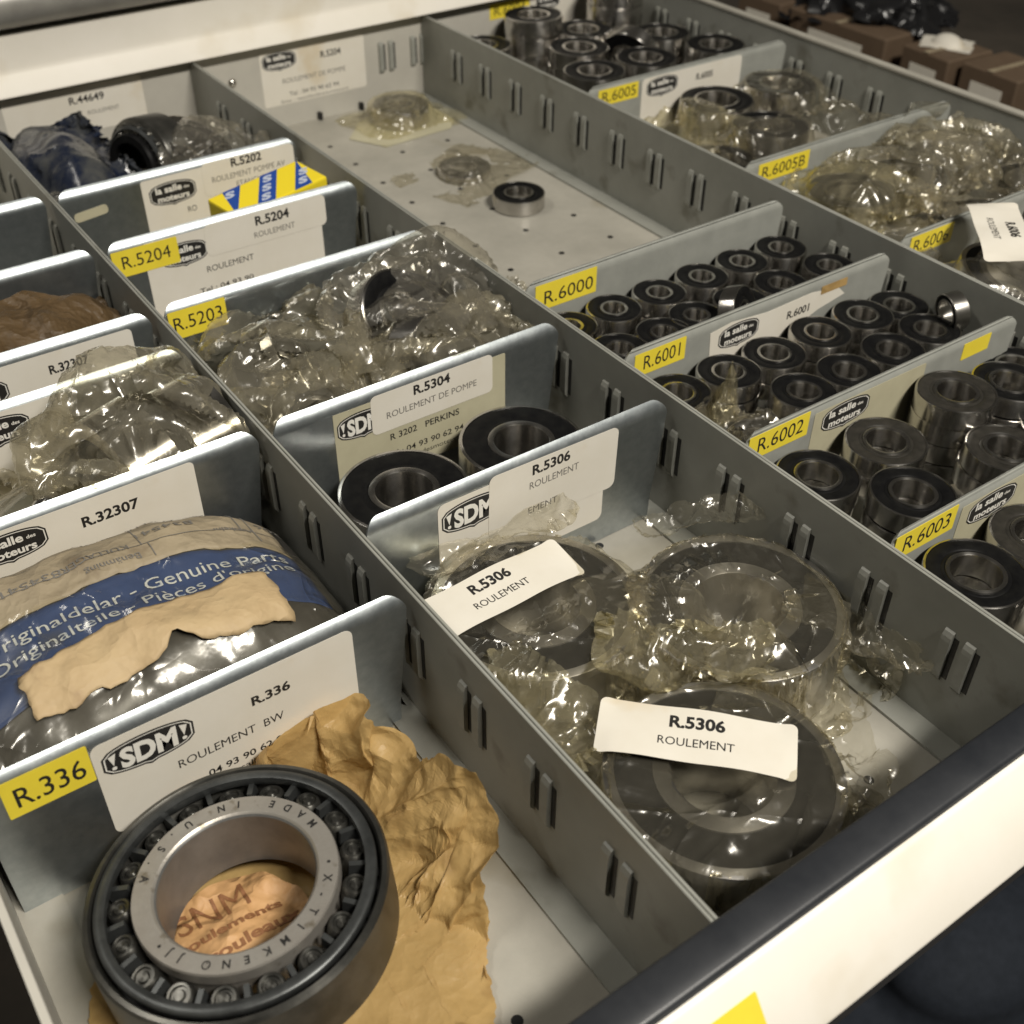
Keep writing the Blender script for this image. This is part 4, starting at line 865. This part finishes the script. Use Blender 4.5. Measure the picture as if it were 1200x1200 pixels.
for s, x0, y0, w, h in (('ROULEMENT', 96, 322, 30, 3.2), ('834541', 86, 312, 20, 3.4), ('KULLAGER', 62, 306, 22, 3.2), ('Ben\u00e4mning', 64, 299.5, 18, 2.6), ('Artikelnr', 104, 304.5, 14, 2.4), ('834541', 40, 306, 19, 3.2), ('206', 116, 311, 9, 3.2), ('PIECE', 60, 325, 16, 2.8)):
    textmap(pr, s, onparcel(x0, y0, .85, True), w, h, 'greyink', .0, cuts=2)
for x0, x1, y in ((0, 112, 316.5), (0, 112, 303.2)):
    part(pr, 'printed_rule', *sheet(lambda u, v: (x0+(x1-x0)*u, y+.35*v, pz(x0+(x1-x0)*u, y+.35*v)+.8), 40, 1), 'greyink')
for x, y0, y1 in ((68, 296, 303), (66, 303, 329), (100, 303, 329), (104, 296, 316)):
    part(pr, 'printed_rule', *sheet(lambda u, v: (x+.35*v, y0+(y1-y0)*u, pz(x, y0+(y1-y0)*u)+.8), 12, 1), 'greyink')

# ------------------------------------------------------------------ film in the empty bay and the right hand columns
drape('plastic_bag', 'yellowed film bag around a bearing by the back wall', (398, 698, FZ+15), (36, 30), .1, 'yfilm', 1.06, 56, seed=81, ragged=.01, cyl=[(398, 699, 20.3, FZ+12.8, 0, 0)], lim=(300, XB-3, 600, 734))
tag(link('brown_paper', mesh('brown_paper', *slab([(352, 690), (372, 712), (402, 730), (428, 722), (436, 686), (420, 668), (366, 664)], lambda u, v, w: (u, v, FZ+.3+w), .3), 'beige')), 'stained yellow paper lying under the wrapped bearing by the back wall', 'paper')
drape('plastic_bag', 'flattened grey plastic bag behind the loose bearing on bare floor', (388, 598, FZ+9), (40, 30), .35, 'mfilm', 1.08, 60, seed=83, ragged=.005, cyl=[(385, 598, 17.2, FZ+6, 0, 0)])
drape('plastic_bag', 'crumpled clear bag sprouting up beside the yellow R.6002 tape', (291, 258, -8), (19, 18), .3, 'clear', 1.45, 50, seed=85, hold=1, drop=20, grav=.05, cyl=[(300, 250, 14.4, -21, 0, 0), (316, 287, 14.4, -15, 0, 0), (331, 258, 14.4, -15, 0, 0), (288, 287.5, 14.4, -15, 0, 0)], lim=(XA+2, 345, 236, 300))
bag('film_spike', 'twisted plastic film standing up against the torn emblem paper', (303, 274, -30), [(0, 31), (3, 26), (6, 16), (10, 4), (16, -10)], 87, 4.5, .07, 'yfilm', [], (1.2, .8), .4, lim=(XA+3, 345, 236, 301), wob=.3, cat='plastic film')
drape('plastic_bag', 'clear film over the bearing at the right end of R.6002', (423, 221, -12), (22, 20), .3, 'clear', 1.2, 44, seed=89, cyl=[(424, 222, 16.4, -17.6, 0, 0)], lim=(380, XB-2, 180, 230.5))
l4 = (XB+2, XC-2, 310, 549.5)
C5 = [(530, 525, 23.8, -14.6, 12, 4), (528, 475, 23.8, -14.6, 12, 4), (585, 523, 23.8, -14.6, 12, 4), (472, 463, 23.8, -19.6, 12, 4)]
PILE = ((487, 375, -4), (534, 376, -8), (584, 386, -12), (594, 336, -10), (471, 336, -22), (541, 333, -16))
S5 = [(x, y, z-8, 27, 27, 13) for x, y, z in PILE]+[(560, 360, -32, 60, 40, 20), (500, 350, -36, 50, 40, 20)]
G = 'bags of wrapped bearings along the side wall'
for lab, c, half, sd, mt, ex in (
    ('clear bag slumped beside the partition before the white emblem label', (485, 508, -4), (36, 36), 91, 'yfilm', 1.3),
    ('clear bag around the dark bearing by the R.6005 divider end', (588, 522, -4), (34, 27), 92, 'clear', 1.25),
    ('loose clear film right behind the R.6005B tape', (540, 448, -2), (62, 32), 93, 'clear', 1.28),
    ('bulging yellowed bag with bright highlight behind the R.6006 tape', (486, 374, 12), (33, 33), 94, 'yfilm', 1.25),
    ('clear crinkled bag in the middle of the wrapped pile', (534, 374, 10), (36, 34), 95, 'mfilm', 1.32),
    ('clear bag with flap standing against the side wall', (588, 386, 8), (38, 24), 96, 'mfilm', 1.35),
    ('crinkled bag in the wrapped pile farthest along the side wall', (588, 340, 8), (38, 28), 97, 'clear', 1.32),
    ('crinkled bag low beside the slotted partition in the wrapped pile', (470, 336, 0), (28, 26), 98, 'mfilm', 1.32),
    ('crinkled bag right behind the labelled R.6006 bag', (530, 332, 6), (38, 24), 99, 'clear', 1.35)):
    lim = l4 if c[1] < 410 else (XB+2, XC-2, 416, 549.5)
    if c[1] < 410: lim = (XB+2, XC-2, 310, 412)
    drape('plastic_bag', lab, c, half, .15, mt, ex, 62, seed=sd, cyl=C5 if c[1] > 420 else (), sph=() if c[1] > 420 else S5, lim=lim, group=G, hold=1, drop=22, grav=.07)
for k, (x, y, z) in enumerate(PILE):
    bearing(48, 25, 12, (x, y, z-6), 'bearing wrapped in film, %s of the pile along the side wall' % ORD[k], 'wrapped bearings in the pile', 'large' if k % 2 else 'rubber', (random.uniform(-.15, .15), random.uniform(-.15, .15), 0))
tag(link('film_flap', mesh('film_flap', *sheet(lambda u, v: (570+34*u+4*math.sin(v*3), 420-10*v+3*math.sin(u*5), -14+22*v-5*u*v), 10, 10), 'gfilm', True)), 'pale film flap standing up against the side wall', 'plastic film')
b6 = drape('plastic_bag', 'clear bag with rounded white R.6006 sticker at the edge of the photo', (508, 264, 4), (60, 42), 0, 'gfilm', 1.35, 76, seed=101, hold=1, drop=25, grav=.1, cyl=[(475, 262, 27.8, -4, 0, 0), (535, 272, 27.8, -4, 0, 0)], lim=(XB+2, XC-2, 200, 306.5), post=under((475.5, 277), (60, 24), math.radians(226), 8.8))
sticker(b6, (475.5, 277), (60, 24), math.radians(226), 9.5, 'R.6006', 'ROULEMENT', hh=4.4)
for k, (x, y) in enumerate(((475, 262), (535, 272))): bearing(55, 30, 13, (x, y, -8), 'large bearing inside the R.6006 bag, %s' % ('near the partition' if k == 0 else 'towards the side wall'), 'bearings in the R.6006 bag', 'large', (.2, .1, 0))

# ------------------------------------------------------------------ boxes on the shelf behind
def carton(x, y, sx, sy, h, rz, label, lab=True):
    r = root('carton', (x, y, -239.5), label, 'box', 'cartons on the dark shelf behind', rot=(0, 0, rz))
    link('carton_body', bevel(mesh('carton_body', *box(0, sx, -sy/2, sy/2, 0, h), 'card'), 1.5, 1), r)
    part(r, 'flap_tape', *box(-.3, sx-10, -3, 3, h+.1, h+.5), 'tanpaper', world=False)
    if lab:
        part(r, 'paper_label', *box(-.5, -.1, -sy*.28, sy*.28, h*.66, h*.90), 'white', world=False)
        textmap(r, 'REF', lambda u, v: (-.7, 14-u, h*.55+v), 28, 5, 'greyink', .02, world=False) if False else None
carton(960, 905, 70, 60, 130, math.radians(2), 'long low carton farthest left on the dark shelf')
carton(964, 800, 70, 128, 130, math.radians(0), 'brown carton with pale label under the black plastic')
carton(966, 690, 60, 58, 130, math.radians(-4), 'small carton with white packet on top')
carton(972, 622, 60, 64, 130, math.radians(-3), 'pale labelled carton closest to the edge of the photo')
drape('bin_liner', 'crumpled black plastic lying on the brown carton', (1030, 815, -80), (52, 75), .4, 'darkbag', 1.35, 60, seed=111, sph=[(1030, 815, -115, 42, 66, 26)], hold=1, drop=35, grav=.05, crease=(9, 3), cf=.04, zmin=-239, cat='plastic film')
drape('white_packet', 'crumpled white paper packet on top of the small carton', (1002, 694, -90), (18, 22), .5, 'white', 1.12, 40, seed=113, sph=[(1002, 694, -112, 13, 17, 12)], zmin=-109.3, cat='packet', bend=.4, crease=(.5, 0))
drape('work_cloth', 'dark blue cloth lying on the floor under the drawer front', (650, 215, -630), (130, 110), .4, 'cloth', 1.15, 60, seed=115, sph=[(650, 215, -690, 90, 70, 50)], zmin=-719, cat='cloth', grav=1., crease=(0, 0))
